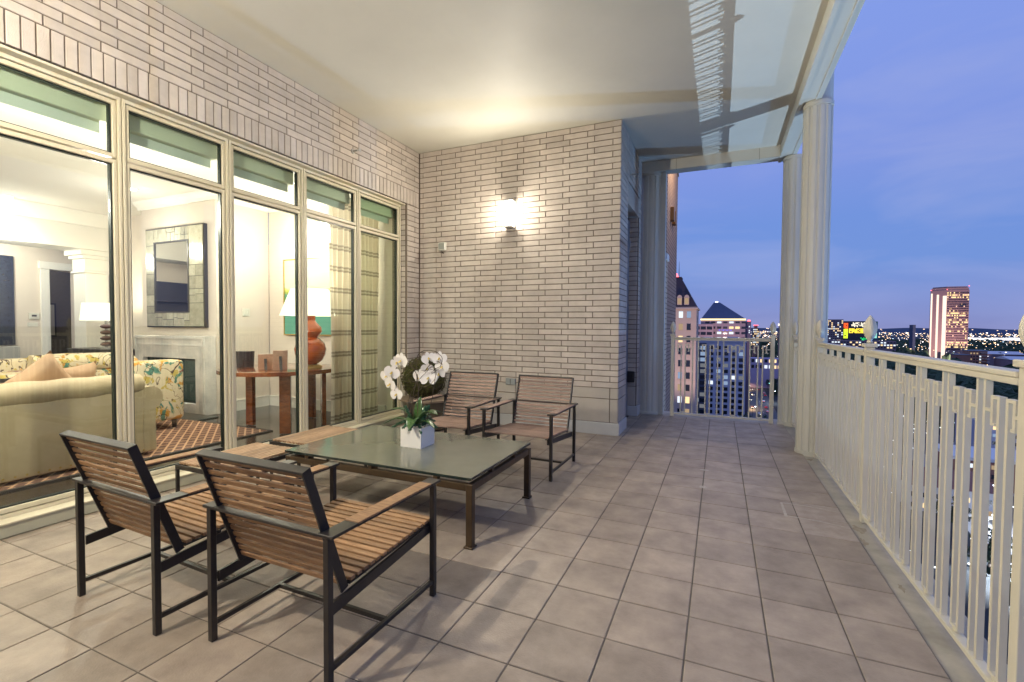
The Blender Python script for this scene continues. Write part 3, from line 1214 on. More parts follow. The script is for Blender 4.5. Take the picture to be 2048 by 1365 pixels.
MB().tube(curve([(-2.05, 2.90, .545), (-2.082, 2.89, .65), (-2.06, 2.88, .80), (-2.03, 2.88, .93), (-2.09, 2.87, 1.02), (-2.17, 2.87, 1.035), (-2.23, 2.86, .97), (-2.235, 2.86, .88), (-2.18, 2.855, .80)]), .0028, 6).build('stem', STEMM, oc, smooth=True)
MB().tube(curve([(-2.02, 2.90, .545), (-2.045, 2.91, .70), (-2.035, 2.92, .85), (-1.99, 2.93, .97), (-1.92, 2.95, 1.04), (-1.86, 2.96, 1.02)]), .0028, 6).build('stem', STEMM, oc, smooth=True)
for pts, r0 in (([(-2.04, 2.91, .545), (-2.05, 2.93, .80), (-2.06, 2.92, 1.00), (-2.03, 2.90, 1.09), (-1.97, 2.90, 1.12), (-1.89, 2.91, 1.115), (-1.838, 2.92, 1.07), (-1.85, 2.91, 1.01), (-1.93, 2.90, .98), (-2.00, 2.90, .972)], .0032),
                ([(-1.99, 2.92, .545), (-1.935, 2.92, .72), (-1.90, 2.92, .90), (-1.885, 2.91, .985), (-1.92, 2.90, 1.0), (-1.965, 2.9, .96), (-2.04, 2.89, .88), (-2.10, 2.88, .76), (-2.12, 2.88, .64)], .0030),
                ([(-2.10, 2.88, .545), (-2.09, 2.90, .72), (-2.02, 2.92, .84), (-1.94, 2.93, .94), (-1.86, 2.93, 1.0), (-1.85, 2.92, 1.06)], .0026),
                ([(-2.06, 2.92, 1.0), (-2.10, 2.91, 1.06), (-2.12, 2.9, 1.02)], .002),
                ([(-2.0, 2.92, .85), (-1.93, 2.89, .87), (-1.88, 2.9, .93), (-1.91, 2.9, 1.02)], .0022)):
    q = curve(pts, 7)
    q = [p + Vector((random.uniform(-1, 1), random.uniform(-1, 1), random.uniform(-1, 1))) * .0022 for p in q]
    MB().tube(q, [r0 * (1 - .5 * i / len(q)) for i in range(len(q))], 6).build('curly_twig', STEMM, oc, smooth=True)


def leaf(tip, w, root=(-2.035, 2.895, .56), lift=.03, nm='leaf', m=None, par=None):
    r0, t0 = Vector(root), Vector(tip)
    q = curve([r0, (r0 + t0) / 2 + Vector((0, 0, lift)), t0], 5)
    mb = MB()
    n0 = 0
    for i, p in enumerate(q):
        d = (q[min(i + 1, len(q) - 1)] - q[max(i - 1, 0)]).normalized()
        sd = d.cross(Vector((0, 0, 1)))
        if sd.length < .2:
            sd = Vector((1, 0, 0))
        sd.normalize()
        s_ = i / (len(q) - 1)
        ww = w * (math.sin(PI * min(1, s_ * .93 + .09)) ** .6)
        u_ = sd.cross(d)
        for k in (-1, 0, 1):
            mb.v.append(tuple(p + sd * (k * ww / 2) + u_ * (abs(k) * ww * .16)))
    for i in range(len(q) - 1):
        for j in range(2):
            a = i * 3 + j
            mb.f.append((a, a + 1, a + 4, a + 3))
    o = mb.build(nm, m or LEAFM, par or oc, smooth=True, ang=None)
    so = o.modifiers.new('solid', 'SOLIDIFY')
    so.thickness = .0025
    return o


for tip, w, lf in (((-2.200, 2.80, .690), .075, .05), ((-2.030, 2.93, .775), .070, .02), ((-1.835, 2.86, .665), .080, .06), ((-2.290, 2.80, .565), .055, .05),
                   ((-1.985, 2.72, .575), .085, .06), ((-1.815, 2.80, .575), .045, .05), ((-2.12, 3.05, .66), .07, .05), ((-1.93, 3.08, .64), .07, .05)):
    leaf(tip, w, lift=lf)
for k in range(13):
    a = 2 * PI * k / 13 + .2
    ln = random.uniform(.07, .15)
    root = Vector((-2.035 + .05 * math.cos(a), 2.895 + .05 * math.sin(a), .572))
    if k % 4 == 0:
        tip = root + Vector((math.cos(a) * .04, math.sin(a) * .04, .14))
    else:
        tip = root + Vector((math.cos(a) * ln, math.sin(a) * ln, random.uniform(-.05, .03)))
    q = curve([root, (root + tip) / 2 + Vector((0, 0, .025)), tip], 6)
    mb = MB()
    mb.tube(q, .003, 5)
    for i, p in enumerate(q):
        for j in range(7):
            t = random.uniform(0, 2 * PI)
            dv = Vector((math.cos(t), math.sin(t) * .8, random.uniform(-.3, .8))).normalized()
            mb.ball(tuple(p + dv * .0075), .0062, 1, 1, .8, 5, 3)
    mb.build('trailing_sedum', FERN, oc, smooth=True)

# ---- corner planter with moss ball
PB = mat('planter_bronze', (.105, .085, .06), .45, metal=.2, var=.3, vscale=5)
PBR = mat('planter_rim', (.26, .20, .15), .5, var=.2, vscale=8)
MOSS = mat('moss', (.05, .06, .012), .9, col2=(.02, .016, .008), vscale=18)
tp_ = thing('moss_planter', 'round topiary ball of moss and twigs in a wide bronze planter', 'planter', (-3.36, 5.0, 0))
MB().lathe([(.20, 0), (.25, .03), (.29, .20), (.315, .345), (.315, .375)], 40, (-3.36, 5.0, 0)).build('bowl', PB, tp_, smooth=True)
MB().lathe([(.305, .3755), (.345, .376), (.35, .398), (.30, .400)], 40, (-3.36, 5.0, 0)).build('rim', PBR, tp_, smooth=True)
mb = MB()
mb.ball((-3.415, 5.0, .64), .255, 1, 1, .98, 20, 14, .06)
core = mb.build('moss_ball', MOSS, tp_, smooth=True)
mb = MB()
for k in range(2600):
    v = Vector((random.gauss(0, 1), random.gauss(0, 1), random.gauss(0, 1))).normalized()
    if v.y > .5:
        continue
    p = Vector((-3.415, 5.0, .64)) + v * random.uniform(.245, .285)
    a = Vector((random.gauss(0, 1), random.gauss(0, 1), random.gauss(0, 1))).normalized() * random.uniform(.012, .03)
    b = v.cross(a).normalized() * .006
    mb.quad(p - a, p + b, p + a, p - b)
mb.build('moss_tufts', mat('moss_tufts', (.11, .12, .02), .85, col2=(.035, .025, .012), vscale=30), tp_, kind='stuff')
for k in range(16):
    t = random.uniform(0, 2 * PI)
    z = random.uniform(-.8, .9)
    q = []
    for i in range(8):
        tt = t + i * .35
        zz = z + .25 * math.sin(i * .9 + k)
        zz = max(-.95, min(.95, zz))
        rr = .28 * math.sqrt(1 - zz * zz)
        q.append(Vector((-3.415 + rr * math.cos(tt), 5.0 + rr * math.sin(tt), .64 + .27 * zz)))
    MB().tube(q, .004, 5).build('twig', STEMM, tp_, smooth=True)

# ================================================================= THE LIVING ROOM BEHIND THE GLASS
IZ = 3.22
struct(MB().box(-13.4, -4.32, -1.3, 7.0, -.2, 0.0).build('interior_floor', IFLOOR))
struct(MB().box(-10.1, -4.32, -1.3, 5.5, IZ, IZ + .2).build('interior_ceiling', ICEIL))
struct(MB().box(-13.4, -10.86, -1.3, 7.0, 2.95, 3.2).build('hall_ceiling', ICEIL))
tag(MB().box(-6.66, -4.19, 5.40, 5.6, 0, IZ).build('interior_wall', IWALL), 'warm white wall behind the green painting and orange lamp', 'wall')
tag(MB().box(-6.9, -6.67, 4.70, 5.399, 0, IZ).build('interior_wall', IWALL), 'narrow white wall with light switch beside the fireplace', 'wall')
brst = tag(MB().box(-8.45, -6.67, 4.53, 4.699, 0, IZ).build('chimney_breast', IWALL), 'pale pink chimney breast above the marble fireplace', 'wall')
tag(MB().box(-10.15, -8.451, 5.0, 5.2, 0, IZ).build('interior_wall', IWALL), 'bright white wall behind the drum shaded table lamp', 'wall')
tag(MB().box(-13.4, -4.32, -1.5, -1.301, 0, IZ).build('interior_wall', IWALL), 'white wall at the unseen near end of the room', 'wall')
hw = tag(MB().box(-12.2, -12.0, -1.3, 4.80, 0, 2.949).build('hall_wall', IWALL), 'cream hall wall with thermostat, dark artwork and doorway', 'wall')
MB().box(-12.2, -12.0, 5.22, 7.0, 0, 2.949).build('wall_run', IWALL, hw)
MB().box(-12.2, -12.0, 4.801, 5.219, 2.35, 2.949).build('wall_head', IWALL, hw)
TAUPE = mat('taupe_wallcovering', (.16, .135, .115), .8, var=.1, vscale=20)
tag(MB().box(-13.4, -13.3, 3.9, 7.0, 0, 2.949).build('back_room_wall', TAUPE), 'taupe wall glimpsed through the open hall doorway', 'wall')
tag(MB().box(-13.3, -8.452, 6.9, 7.0, 0, 2.949).build('hall_end_wall', IWALL), 'end wall of the hall past the column', 'wall')
bcs = thing('dark_bookcase', 'dark navy shelving along the hall wall, reflected in the mirror', 'bookcase', (-11.9, 1.6, 0))
NAVY = mat('navy_lacquer', (.025, .025, .05), .4)
MB().box(-11.999, -11.95, .2, 3.0, 0, 2.30).build('back_panel', NAVY, bcs)
for k in range(5):
    MB().box(-11.9495, -11.65, .2, 3.0, .45 * k + .02, .45 * k + .06).build('shelf', NAVY, bcs)
dc = thing('doorway_casing', 'wide white casing around the hall doorway', 'door casing', (-12, 5.0, 0))
cm = MB()
cm.box(-12.0 + .001, -11.95, 4.66, 4.80, 0, 2.35)
cm.box(-12.0 + .001, -11.95, 5.22, 5.36, 0, 2.35)
cm.box(-12.0 + .001, -11.945, 4.64, 5.38, 2.3505, 2.50)
cm.build('casing', ITRIM, dc, bevel=.008)
bmm = thing('ceiling_beam', 'white cased beam crossing the room above the square column', 'beam', (-10.4, 2, 2.6))
MB().box(-10.75, -10.11, -1.3, 4.98, 2.60, IZ + .2).build('beam_case', ITRIM, bmm)
MB().prism([(-10.10, 3.00), (-10.06, 3.00), (-9.95, IZ - .01), (-9.95, IZ - .001), (-10.10, IZ - .001)], 'y', -1.3, 4.98).build('crown', ITRIM, bmm)
colm = thing('interior_column', 'square white column with stepped capital near the hall', 'column', (-10.45, 4.75, 0))
MB().box(-10.64, -10.26, 4.6, 4.95, 0, 2.20).build('shaft', ITRIM, colm, bevel=.004)
cp = MB()
cp.box(-10.67, -10.23, 4.57, 4.965, 2.2005, 2.24)
cp.box(-10.65, -10.25, 4.59, 4.96, 2.2405, 2.45)
cp.box(-10.69, -10.21, 4.55, 4.97, 2.4505, 2.51)
cp.box(-10.73, -10.17, 4.51, 4.975, 2.5105, 2.599)
cp.build('capital', ITRIM, colm, bevel=.006)


def crown(pts_axis, name, lab, a, b, w, sgn):
    # small cornice along axis; w = wall plane, sgn = direction into room
    poly = [(w, 3.10), (w + sgn * .02, 3.10), (w + sgn * .03, 3.135), (w + sgn * .085, 3.185), (w + sgn * .10, IZ - .001), (w, IZ - .001)]
    m = MB()
    if pts_axis == 'x':
        m.prism(poly, 'x', a, b)
    else:
        m.prism(poly, 'y', a, b)
    return tag(m.build(name, ITRIM), lab, 'moulding')


crown('x', 'crown_moulding', 'white crown moulding above the green painting', -6.669, -4.33, 5.399, -1)
crown('y', 'crown_moulding', 'short white crown moulding above the light switch', 4.53, 5.395, -6.669, 1)
crown('x', 'crown_moulding', 'white crown moulding over the mosaic mirror', -8.5, -6.58, 4.529, -1)
for a, b, y, lab in ((-6.66, -4.33, 5.399, 'tall white skirting under the green painting'),):
    m = MB().box(a, b, y - .018, y, 0, .15)
    m.box(a, b, y - .026, y, .1505, .165)
    tag(m.build('skirting_board', ITRIM), lab, 'skirting')
m = MB().box(-6.669, -6.651, 4.70, 5.37, 0, .15)
m.box(-6.669, -6.643, 4.70, 5.37, .1505, .165)
tag(m.build('skirting_board', ITRIM), 'tall white skirting on the narrow wall by the fireplace', 'skirting')

# fireplace
MARB = mat('grey_veined_marble', (.80, .76, .72), .25, col2=(.42, .42, .42), vscale=2.2, detail=9, coat=.2)
fp = thing('fireplace', 'stepped marble fireplace under the mosaic mirror', 'fireplace', (-7.52, 4.45, 0))
xa, xb, yf = -8.36, -6.69, 4.36
m = MB()
m.box(xa, xa + .21, yf, 4.529, 0, 1.13)
m.box(xb - .21, xb, yf, 4.529, 0, 1.13)
m.box(xa + .2105, xb - .2105, yf, 4.529, .80, 1.13)
m.box(xa + .2105, xb - .2105, yf, 4.529, 0, .15)
m.build('surround', MARB, fp, bevel=.003)
for k, (d, z) in enumerate(((.03, 1.085), (.055, .985), (.085, .945), (.115, .905))):
    q = MB()
    q.box(xa + d, xb - d, yf - .012 + .0022 * k, yf - .0005, z, z + .016)
    q.box(xa + d, xa + d + .012, yf - .012 + .0022 * k, yf - .0005, .02, z - .0005)
    q.box(xb - d - .012, xb - d, yf - .012 + .0022 * k, yf - .0005, .02, z - .0005)
    q.build('moulding_step', MARB, fp)
MB().box(xa + .22, xb - .22, 4.42, 4.5285, .1505, .7995).build('firebox', mat('firebox_black', (.02, .03, .03), .4), fp)
MB().box(xa + .25, xb - .25, 4.405, 4.4195, .18, .77).build('fire_screen', mat('fire_screen', (.05, .08, .08), .15, spec=.7), fp)
MB().box(-8.6, -6.4, 4.05, 4.355, .001, .014).build('hearth', mat('hearth_slate', (.04, .045, .045), .3), fp)

# mosaic mirror
AMM = mat('antique_mirror', (.66, .63, .52), .18, metal=.35, col2=(.46, .45, .36), vscale=14, rnd=.25)
MIR = mat('mirror_silver', (.78, .78, .76), .02, metal=1.0)
DKW = mat('dark_frame', (.035, .03, .032), .4)
mr_ = thing('mosaic_mirror', 'tall mirror with mosaic glass frame hung over the fireplace', 'mirror', (-7.545, 4.5, 2.0))
MB().box(-8.24, -6.85, 4.475, 4.5285, 1.255, 2.77).build('backing_frame', DKW, mr_)
MB().box(-8.0, -7.19, 4.468, 4.4745, 1.49, 2.545).build('mirror_glass', MIR, mr_)
rn = random.Random(5)


def split(x0, x1, z0, z1, dpt):
    w, h = x1 - x0, z1 - z0
    if dpt == 0 or (w < .12 and h < .12) or (dpt < 3 and rn.random() < .22):
        o = MB().box(x0 + .004, x1 - .004, 4.462 + rn.random() * .003, 4.4742, z0 + .004, z1 - .004).build('mosaic_pane', AMM, mr_)
        return
    c = .5 + rn.uniform(-.17, .17)
    if w * rn.uniform(.7, 1.3) > h:
        split(x0, x0 + w * c, z0, z1, dpt - 1)
        split(x0 + w * c, x1, z0, z1, dpt - 1)
    else:
        split(x0, x1, z0, z0 + h * c, dpt - 1)
        split(x0, x1, z0 + h * c, z1, dpt - 1)


split(-8.225, -8.01, 1.27, 2.755, 4)
split(-7.18, -6.865, 1.27, 2.755, 4)
MB().ring('y', 4.455, 4.4675, -8.012, -7.178, 1.478, 2.557, .022).build('inner_frame', DKW, mr_)
split(-8.01, -7.18, 2.555, 2.755, 4)
split(-8.01, -7.18, 1.27, 1.48, 4)

# painting
def paintmat():
    m = bpy.data.materials.new('landscape_paint')
    m.use_nodes = True
    t = m.node_tree
    b = t.nodes['Principled BSDF']
    b.inputs['Roughness'].default_value = .5
    g = N(t, 'ShaderNodeNewGeometry')
    s_ = N(t, 'ShaderNodeSeparateXYZ')
    t.links.new(g.outputs['Position'], s_.inputs[0])
    n = N(t, 'ShaderNodeTexNoise')
    n.inputs['Scale'].default_value = 2.2
    n.inputs['Detail'].default_value = 5
    t.links.new(g.outputs['Position'], n.inputs[0])
    ma = N(t, 'ShaderNodeMath', operation='MULTIPLY_ADD')
    t.links.new(n.outputs[0], ma.inputs[0])
    ma.inputs[1].default_value = .28
    t.links.new(s_.outputs[2], ma.inputs[2])
    mr = N(t, 'ShaderNodeMapRange')
    mr.inputs[1].default_value = 1.25
    mr.inputs[2].default_value = 2.45
    t.links.new(ma.outputs[0], mr.inputs[0])
    r = ramp(t, [(0, (.09, .30, .24)), (.30, (.07, .26, .20)), (.36, (.02, .10, .16)), (.44, (.10, .25, .05)), (.52, (.05, .22, .18)), (.57, (.28, .36, .06)),
                 (.61, (.55, .55, .12)), (.64, (.50, .62, .42)), (.82, (.62, .68, .42)), (1, (.70, .70, .38))])
    t.links.new(mr.outputs[0], r.inputs[0])
    t.links.new(r.outputs[0], b.inputs['Base Color'])
    MATS['landscape_paint'] = m
    return m


GOLD = mat('gilt', (.52, .36, .12), .3, metal=.7)
pt = thing('landscape_painting', 'large abstract green and teal landscape painting in thin gilt frame', 'painting', (-5.6, 5.38, 1.73))
MB().box(-6.28, -4.92, 5.365, 5.3985, 1.16, 2.31).build('canvas', paintmat(), pt)
MB().ring('y', 5.355, 5.3983, -6.297, -4.903, 1.143, 2.327, .0165).build('frame', GOLD, pt)

# round console table and what stands on it
rt_ = thing('round_side_table', 'round figured mahogany table with flat panel legs', 'table', (-5.2, 4.38, 0))
MB().lathe([(.70, .700), (.715, .702), (.715, .748), (.70, .7515)], 64, (-5.2, 4.38, 0)).build('tabletop', MAHOG, rt_, smooth=True)
for x, y, a in ((-5.54, 4.20, 0), (-4.73, 4.04, 35), (-4.73, 4.63, -35), (-5.25, 4.92, 0)):
    q = Vector((math.cos(R(a)), math.sin(R(a)), 0))
    MB().bar((x, y, .006), (x, y, .6995), .125, .05, side=q).build('leg', MAHOG, rt_, bevel=.003)
lm = thing('gourd_lamp', 'orange glazed double gourd lamp with white cone shade', 'table lamp', (-4.76, 4.45, .7515))
MB().lathe([(.13, .752), (.14, .762), (.14, .785), (.10, .80), (.08, .805)], 32, (-4.76, 4.45, 0)).build('base', GOLD, lm, smooth=True)
ORG = mat('orange_glaze', (.55, .12, .014), .08, col2=(.24, .028, .006), vscale=5, coat=.6)
MB().lathe([(.08, .806), (.14, .85), (.18, .93), (.192, 1.0), (.17, 1.07), (.12, 1.125), (.085, 1.15), (.11, 1.175), (.14, 1.22), (.132, 1.275), (.085, 1.325), (.060, 1.36), (.062, 1.43)], 40,
           (-4.76, 4.45, 0)).build('gourd_body', ORG, lm, smooth=True)
SHADE = emis('lampshade_glow', (1.0, .89, .66), 1.9, 'AUTO')
MB().lathe([(.355, 1.42), (.225, 1.76)], 40, (-4.76, 4.45, 0)).build('lamp_shade', SHADE, lm, smooth=True)
bk = thing('dark_bin', 'small dark ribbed cylindrical bin on the mahogany table', 'bin', (-5.66, 4.22, .7515))
MB().lathe([(.10, .752), (.108, .955), (.10, .957)], 48, (-5.66, 4.22, 0), rfun=lambda t: 1 if int(t * 24 / PI) % 2 else .96).build('bin_wall', DKW, bk)
bxs = thing('trinket_box', 'banded wooden box with silver studs on the mahogany table', 'box', (-5.30, 4.36, .7515))
PINK = mat('blond_wood', (.60, .40, .30), .35, var=.2, vscale=20)
for k in range(4):
    MB().box(-5.42 + .008 * k, -5.16 - .008 * k, 4.30, 4.44, .753 + .036 * k, .753 + .036 * k + .031).build('band', PINK, bxs)
MB().box(-5.415, -5.165, 4.305, 4.435, .753, .896).build('core', DKW, bxs)
for k in range(4):
    MB().ball((-5.38 + .06 * k, 4.36, .91), .014, n=8, m=5).build('stud', METAL, bxs, smooth=True)
for x, y, lab in ((-5.14, 4.10, 'left photo frame seen from behind on its strut'), (-4.92, 4.13, 'right taller photo frame seen from behind on its strut')):
    t = thing('picture_frame', lab, 'picture frame', (x, y, .7515), 'photo frames on the mahogany table')
    h = .19 if x < -5 else .24
    d = Vector((.34, -.25, 0)).normalized()
    MB().bar((x, y, .754), tuple(Vector((x, y, .754)) + d * .07 + Vector((0, 0, h))), .16, .012, side=(.25, .34, 0)).build('frame_back', PINK, t)
    MB().bar(tuple(Vector((x, y, .754)) + d * .05 + Vector((0, 0, h * .7))), tuple(Vector((x, y, .756)) + d * .155), .03, .006, side=(.25, .34, 0)).build('strut', DKW, t)

# curtain
def curtmat(name, base, band):
    m = bpy.data.materials.new(name)
    m.use_nodes = True
    t = m.node_tree
    b = t.nodes['Principled BSDF']
    b.inputs['Roughness'].default_value = .85
    g = N(t, 'ShaderNodeNewGeometry')
    s_ = N(t, 'ShaderNodeSeparateXYZ')
    t.links.new(g.outputs['Position'], s_.inputs[0])
    def m_(op, a, b_=None, c_=None):
        n = N(t, 'ShaderNodeMath', operation=op)
        for i, q in enumerate((a, b_, c_)):
            if q is None:
                continue
            if isinstance(q, (int, float)):
                n.inputs[i].default_value = q
            else:
                t.links.new(q, n.inputs[i])
        return n.outputs[0]
    fz = m_('FRACT', m_('DIVIDE', s_.outputs[2], .268))
    b1 = m_('LESS_THAN', m_('ABSOLUTE', m_('SUBTRACT', fz, .42)), .045)
    b2_ = m_('LESS_THAN', m_('ABSOLUTE', m_('SUBTRACT', fz, .58)), .045)
    b3 = m_('LESS_THAN', m_('ABSOLUTE', m_('SUBTRACT', fz, .5)), .13)
    k = m_('ADD', m_('MULTIPLY', m_('MAXIMUM', b1, b2_), .55), m_('MULTIPLY', b3, .25))
    mxx = N(t, 'ShaderNodeMixRGB')
    mxx.inputs[1].default_value = (*base, 1)
    mxx.inputs[2].default_value = (*band, 1)
    t.links.new(k, mxx.inputs[0])
    t.links.new(mxx.outputs[0], b.inputs['Base Color'])
    tr = N(t, 'ShaderNodeBsdfTranslucent')
    t.links.new(mxx.outputs[0], tr.inputs[0])
    ms = N(t, 'ShaderNodeMixShader')
    ms.inputs[0].default_value = .6
    t.links.new(b.outputs[0], ms.inputs[1])
    t.links.new(tr.outputs[0], ms.inputs[2])
    t.links.new(ms.outputs[0], t.nodes['Material Output'].inputs[0])
    return m


def curtain(y0, y1, label, folds, ph=0):
    t = thing('curtain', label, 'curtain', (-4.40, (y0 + y1) / 2, 0), 'plaid curtains')
    mb = MB()
    n = folds * 12
    zs = [.02, .5, 1.0, 1.5, 2.0, 2.5, 2.92]
    for z in zs:
        for i in range(n + 1):
            u = i / n
            a = .045 * (.75 + .25 * z / 2.9)
            x = -4.42 + a * math.sin(u * folds * 2 * PI + ph) + .012 * math.sin(u * 17 + z * 1.5)
            mb.v.append((x, y0 + (y1 - y0) * u + .008 * math.sin(z * 2 + u * 9), z))
    for r_ in range(len(zs) - 1):
        for i in range(n):
            a = r_ * (n + 1) + i
            mb.f.append((a, a + 1, a + n + 2, a + n + 1))
    mb.build('fabric', CURT, t, smooth=True, ang=None)
    MB().tube([(-4.42, y0 - .03, 2.945), (-4.42, y1, 2.945)], .012, 8).build('rail', METAL, t)


CURT = curtmat('plaid_fabric', (.82, .75, .64), (.30, .27, .22))
curtain(4.44, 5.34, 'plaid beige and green curtain hanging behind the last window bays', 11)

# switches
for (b_, lab) in (((-6.669, -6.655, 4.93, 5.05, 1.43, 1.55), 'double light switch on the narrow wall beside the fireplace'),
                  ((-11.999, -11.985, 4.47, 4.62, 1.24, 1.32), 'row of light switches below the hall thermostat')):
    t = thing('light_switch', lab, 'light switch', (b_[0], b_[2], b_[4]), 'white switch plates')
    MB().box(*b_).build('plate', PLASTIC, t, bevel=.003)
    for k in (0, 1):
        yy = b_[2] + (b_[3] - b_[2]) * (.28 + .44 * k)
        MB().box(b_[1] + .0005, b_[1] + .006, yy - .014, yy + .014, b_[4] + .02, b_[5] - .02).build('rocker', PLASTIC, t)
th = thing('thermostat', 'white thermostat with dark display on the hall wall', 'thermostat', (-12, 4.56, 1.43))
MB().box(-11.999, -11.97, 4.49, 4.64, 1.38, 1.50).build('body', PLASTIC, th, bevel=.006)
MB().box(-11.9695, -11.967, 4.53, 4.60, 1.43, 1.465).build('display', DKW, th)
ar = thing('dark_artwork', 'tall dark blue speckled artwork at the left edge of the hall', 'artwork', (-12, 3.7, 1.7))
MB().box(-11.999, -11.96, 3.2, 4.29, .90, 2.54).build('panel', mat('night_blue', (.03, .04, .07), .2, col2=(.012, .014, .03), vscale=30, spec=.8), ar)
MB().box(-11.9595, -11.955, 4.03, 4.035, .90, 2.54).build('seam', METAL, ar)
cb_ = thing('hall_cabinet', 'pale grey cabinet below the dark artwork', 'cabinet', (-11.8, 3.7, 0))
MB().box(-11.998, -11.6, 3.1, 4.22, .05, .88).build('carcass', mat('grey_lacquer', (.38, .38, .38), .35), cb_, bevel=.004)
MB().box(-11.97, -11.62, 3.12, 4.20, 0, .049).build('toe_kick', DKW, cb_)
fpz = thing('framed_print', 'small matted print on the taupe wall through the doorway', 'picture', (-13.29, 5.2, 1.4))
MB().box(-13.299, -13.27, 4.95, 5.42, 1.02, 1.74).build('frame', DKW, fpz)
MB().box(-13.2695, -13.266, 4.98, 5.39, 1.05, 1.71).build('mat_board', mat('mat_board', (.45, .42, .36), .7), fpz)
MB().box(-13.2655, -13.262, 5.08, 5.29, 1.18, 1.58).build('print', mat('print_ink', (.35, .20, .12), .6, col2=(.15, .12, .1), vscale=9), fpz)

# side console and drum lamp
sc_ = thing('dark_sideboard', 'dark sideboard with two drawers carrying the drum lamp', 'sideboard', (-9.4, 4.45, 0))
MB().box(-10.12, -8.6, 4.28, 4.7, .62, .86).build('body', mat('espresso_wood', (.05, .03, .025), .3), sc_, bevel=.004)
MB().box(-10.14, -8.58, 4.26, 4.72, .8605, .885).build('top', DKW, sc_)
for x in (-10.08, -8.7):
    for y in (4.32, 4.62):
        MB().box(x, x + .05, y, y + .05, 0, .6195).build('leg', DKW, sc_)
for x in (-9.75, -9.1):
    MB().box(x - .30, x + .30, 4.268, 4.2795, .66, .82).build('drawer', mat('espresso_wood', (.05, .03, .025), .3), sc_)
    MB().box(x - .08, x + .08, 4.25, 4.267, .735, .75).build('pull', METAL, sc_)
dl = thing('drum_lamp', 'white drum lamp on a stack of brown stone discs', 'table lamp', (-9.32, 4.45, .886))
MB().lathe([(.33, 1.355), (.30, 1.64)], 40, (-9.32, 4.45, 0)).build('lamp_shade', SHADE, dl, smooth=True)
MB().lathe([(.14, .886), (.14, .905), (.02, .91), (.02, 1.40)], 20, (-9.32, 4.45, 0)).build('stem', METAL, dl, smooth=True)
for k in range(4):
    MB().ball((-9.32, 4.45, .965 + .098 * k), .085, 1, 1, .45, 14, 8).build('stone_disc', mat('brown_stone', (.12, .055, .04), .3, var=.4, vscale=20), dl, smooth=True)

# rug
def rugmat():
    m = bpy.data.materials.new('lattice_rug')
    m.use_nodes = True
    t = m.node_tree
    b = t.nodes['Principled BSDF']
    b.inputs['Roughness'].default_value = .9
    g = N(t, 'ShaderNodeNewGeometry')
    mp_ = N(t, 'ShaderNodeMapping')
    mp_.inputs['Rotation'].default_value = (0, 0, R(38))
    t.links.new(g.outputs['Position'], mp_.inputs[0])
    bt = N(t, 'ShaderNodeTexBrick')
    bt.offset = .5
    bt.inputs['Color1'].default_value = (.16, .075, .05, 1)
    bt.inputs['Color2'].default_value = (.14, .065, .045, 1)
    bt.inputs['Mortar'].default_value = (.60, .36, .22, 1)
    bt.inputs['Scale'].default_value = 4.6
    bt.inputs['Mortar Size'].default_value = .045
    bt.inputs['Brick Width'].default_value = .62
    bt.inputs['Row Height'].default_value = .36
    t.links.new(mp_.outputs[0], bt.inputs[0])
    t.links.new(bt.outputs[0], b.inputs['Base Color'])
    return m


rg = thing('patterned_rug', 'brown rug with pale interlocking lattice and dark binding', 'rug', (-6.4, 2.2, 0))
MB().box(-7.9, -5.03, -.6, 4.03, .001, .014).build('pile', rugmat(), rg)
bq = MB()
bq.box(-5.03 + .0005, -4.985, -.6, 4.075, .001, .013)
bq.box(-7.9, -5.03, 4.0305, 4.075, .001, .013)
bq.build('binding', mat('dark_binding', (.035, .028, .025), .8), rg)

# sofas
def softbox(x0, x1, y0, y1, z0, z1, nm, m, par, r=.05, puff=0):
    b = MB().box(x0, x1, y0, y1, z0, z1)
    return b.build(nm, m, par, smooth=True, bevel=r, seg=4, ang=None)


VEL = mat('beige_velvet', (.56, .44, .29), .7, col2=(.46, .36, .23), vscale=3, bump=.1, bscale=30)
sf = thing('beige_sofa', 'beige chesterfield sofa with its back to the window', 'sofa', (-5.5, 1.4, 0))
softbox(-5.30, -5.115, .1, 2.74, .045, .74, 'back', VEL, sf, .02)
m = MB()
pts, rad = [], []
for i in range(61):
    y = .08 + 2.66 * i / 60
    pts.append((-5.185 + .0, y, .722 + .004 * math.sin(y * 21)))
    rad.append(.098 + .005 * abs(math.sin(y * 9)) + (-.012 if i in (0, 60) else 0))
m.tube(pts, rad, 18)
m.build('roll_top', VEL, sf, smooth=True, ang=50)
m = MB().tube([(-5.121, 2.80, .575), (-5.4, 2.80, .575), (-5.95, 2.80, .56)], [.115, .12, .12], 20)
m.build('rolled_arm', VEL, sf, smooth=True, ang=50)
softbox(-5.95, -5.13, 2.70, 2.86, .045, .55, 'arm_front', VEL, sf, .02)
softbox(-5.95, -5.31, .1, 2.69, .10, .46, 'seat', VEL, sf, .05)
nm_ = MB()
for k in range(38):
    nm_.ball((-5.112, .12 + k * .0705, .075), .009, .5, 1, 1, 8, 5)
nm_.build('nailheads', GOLD, sf, smooth=True, kind='stuff')


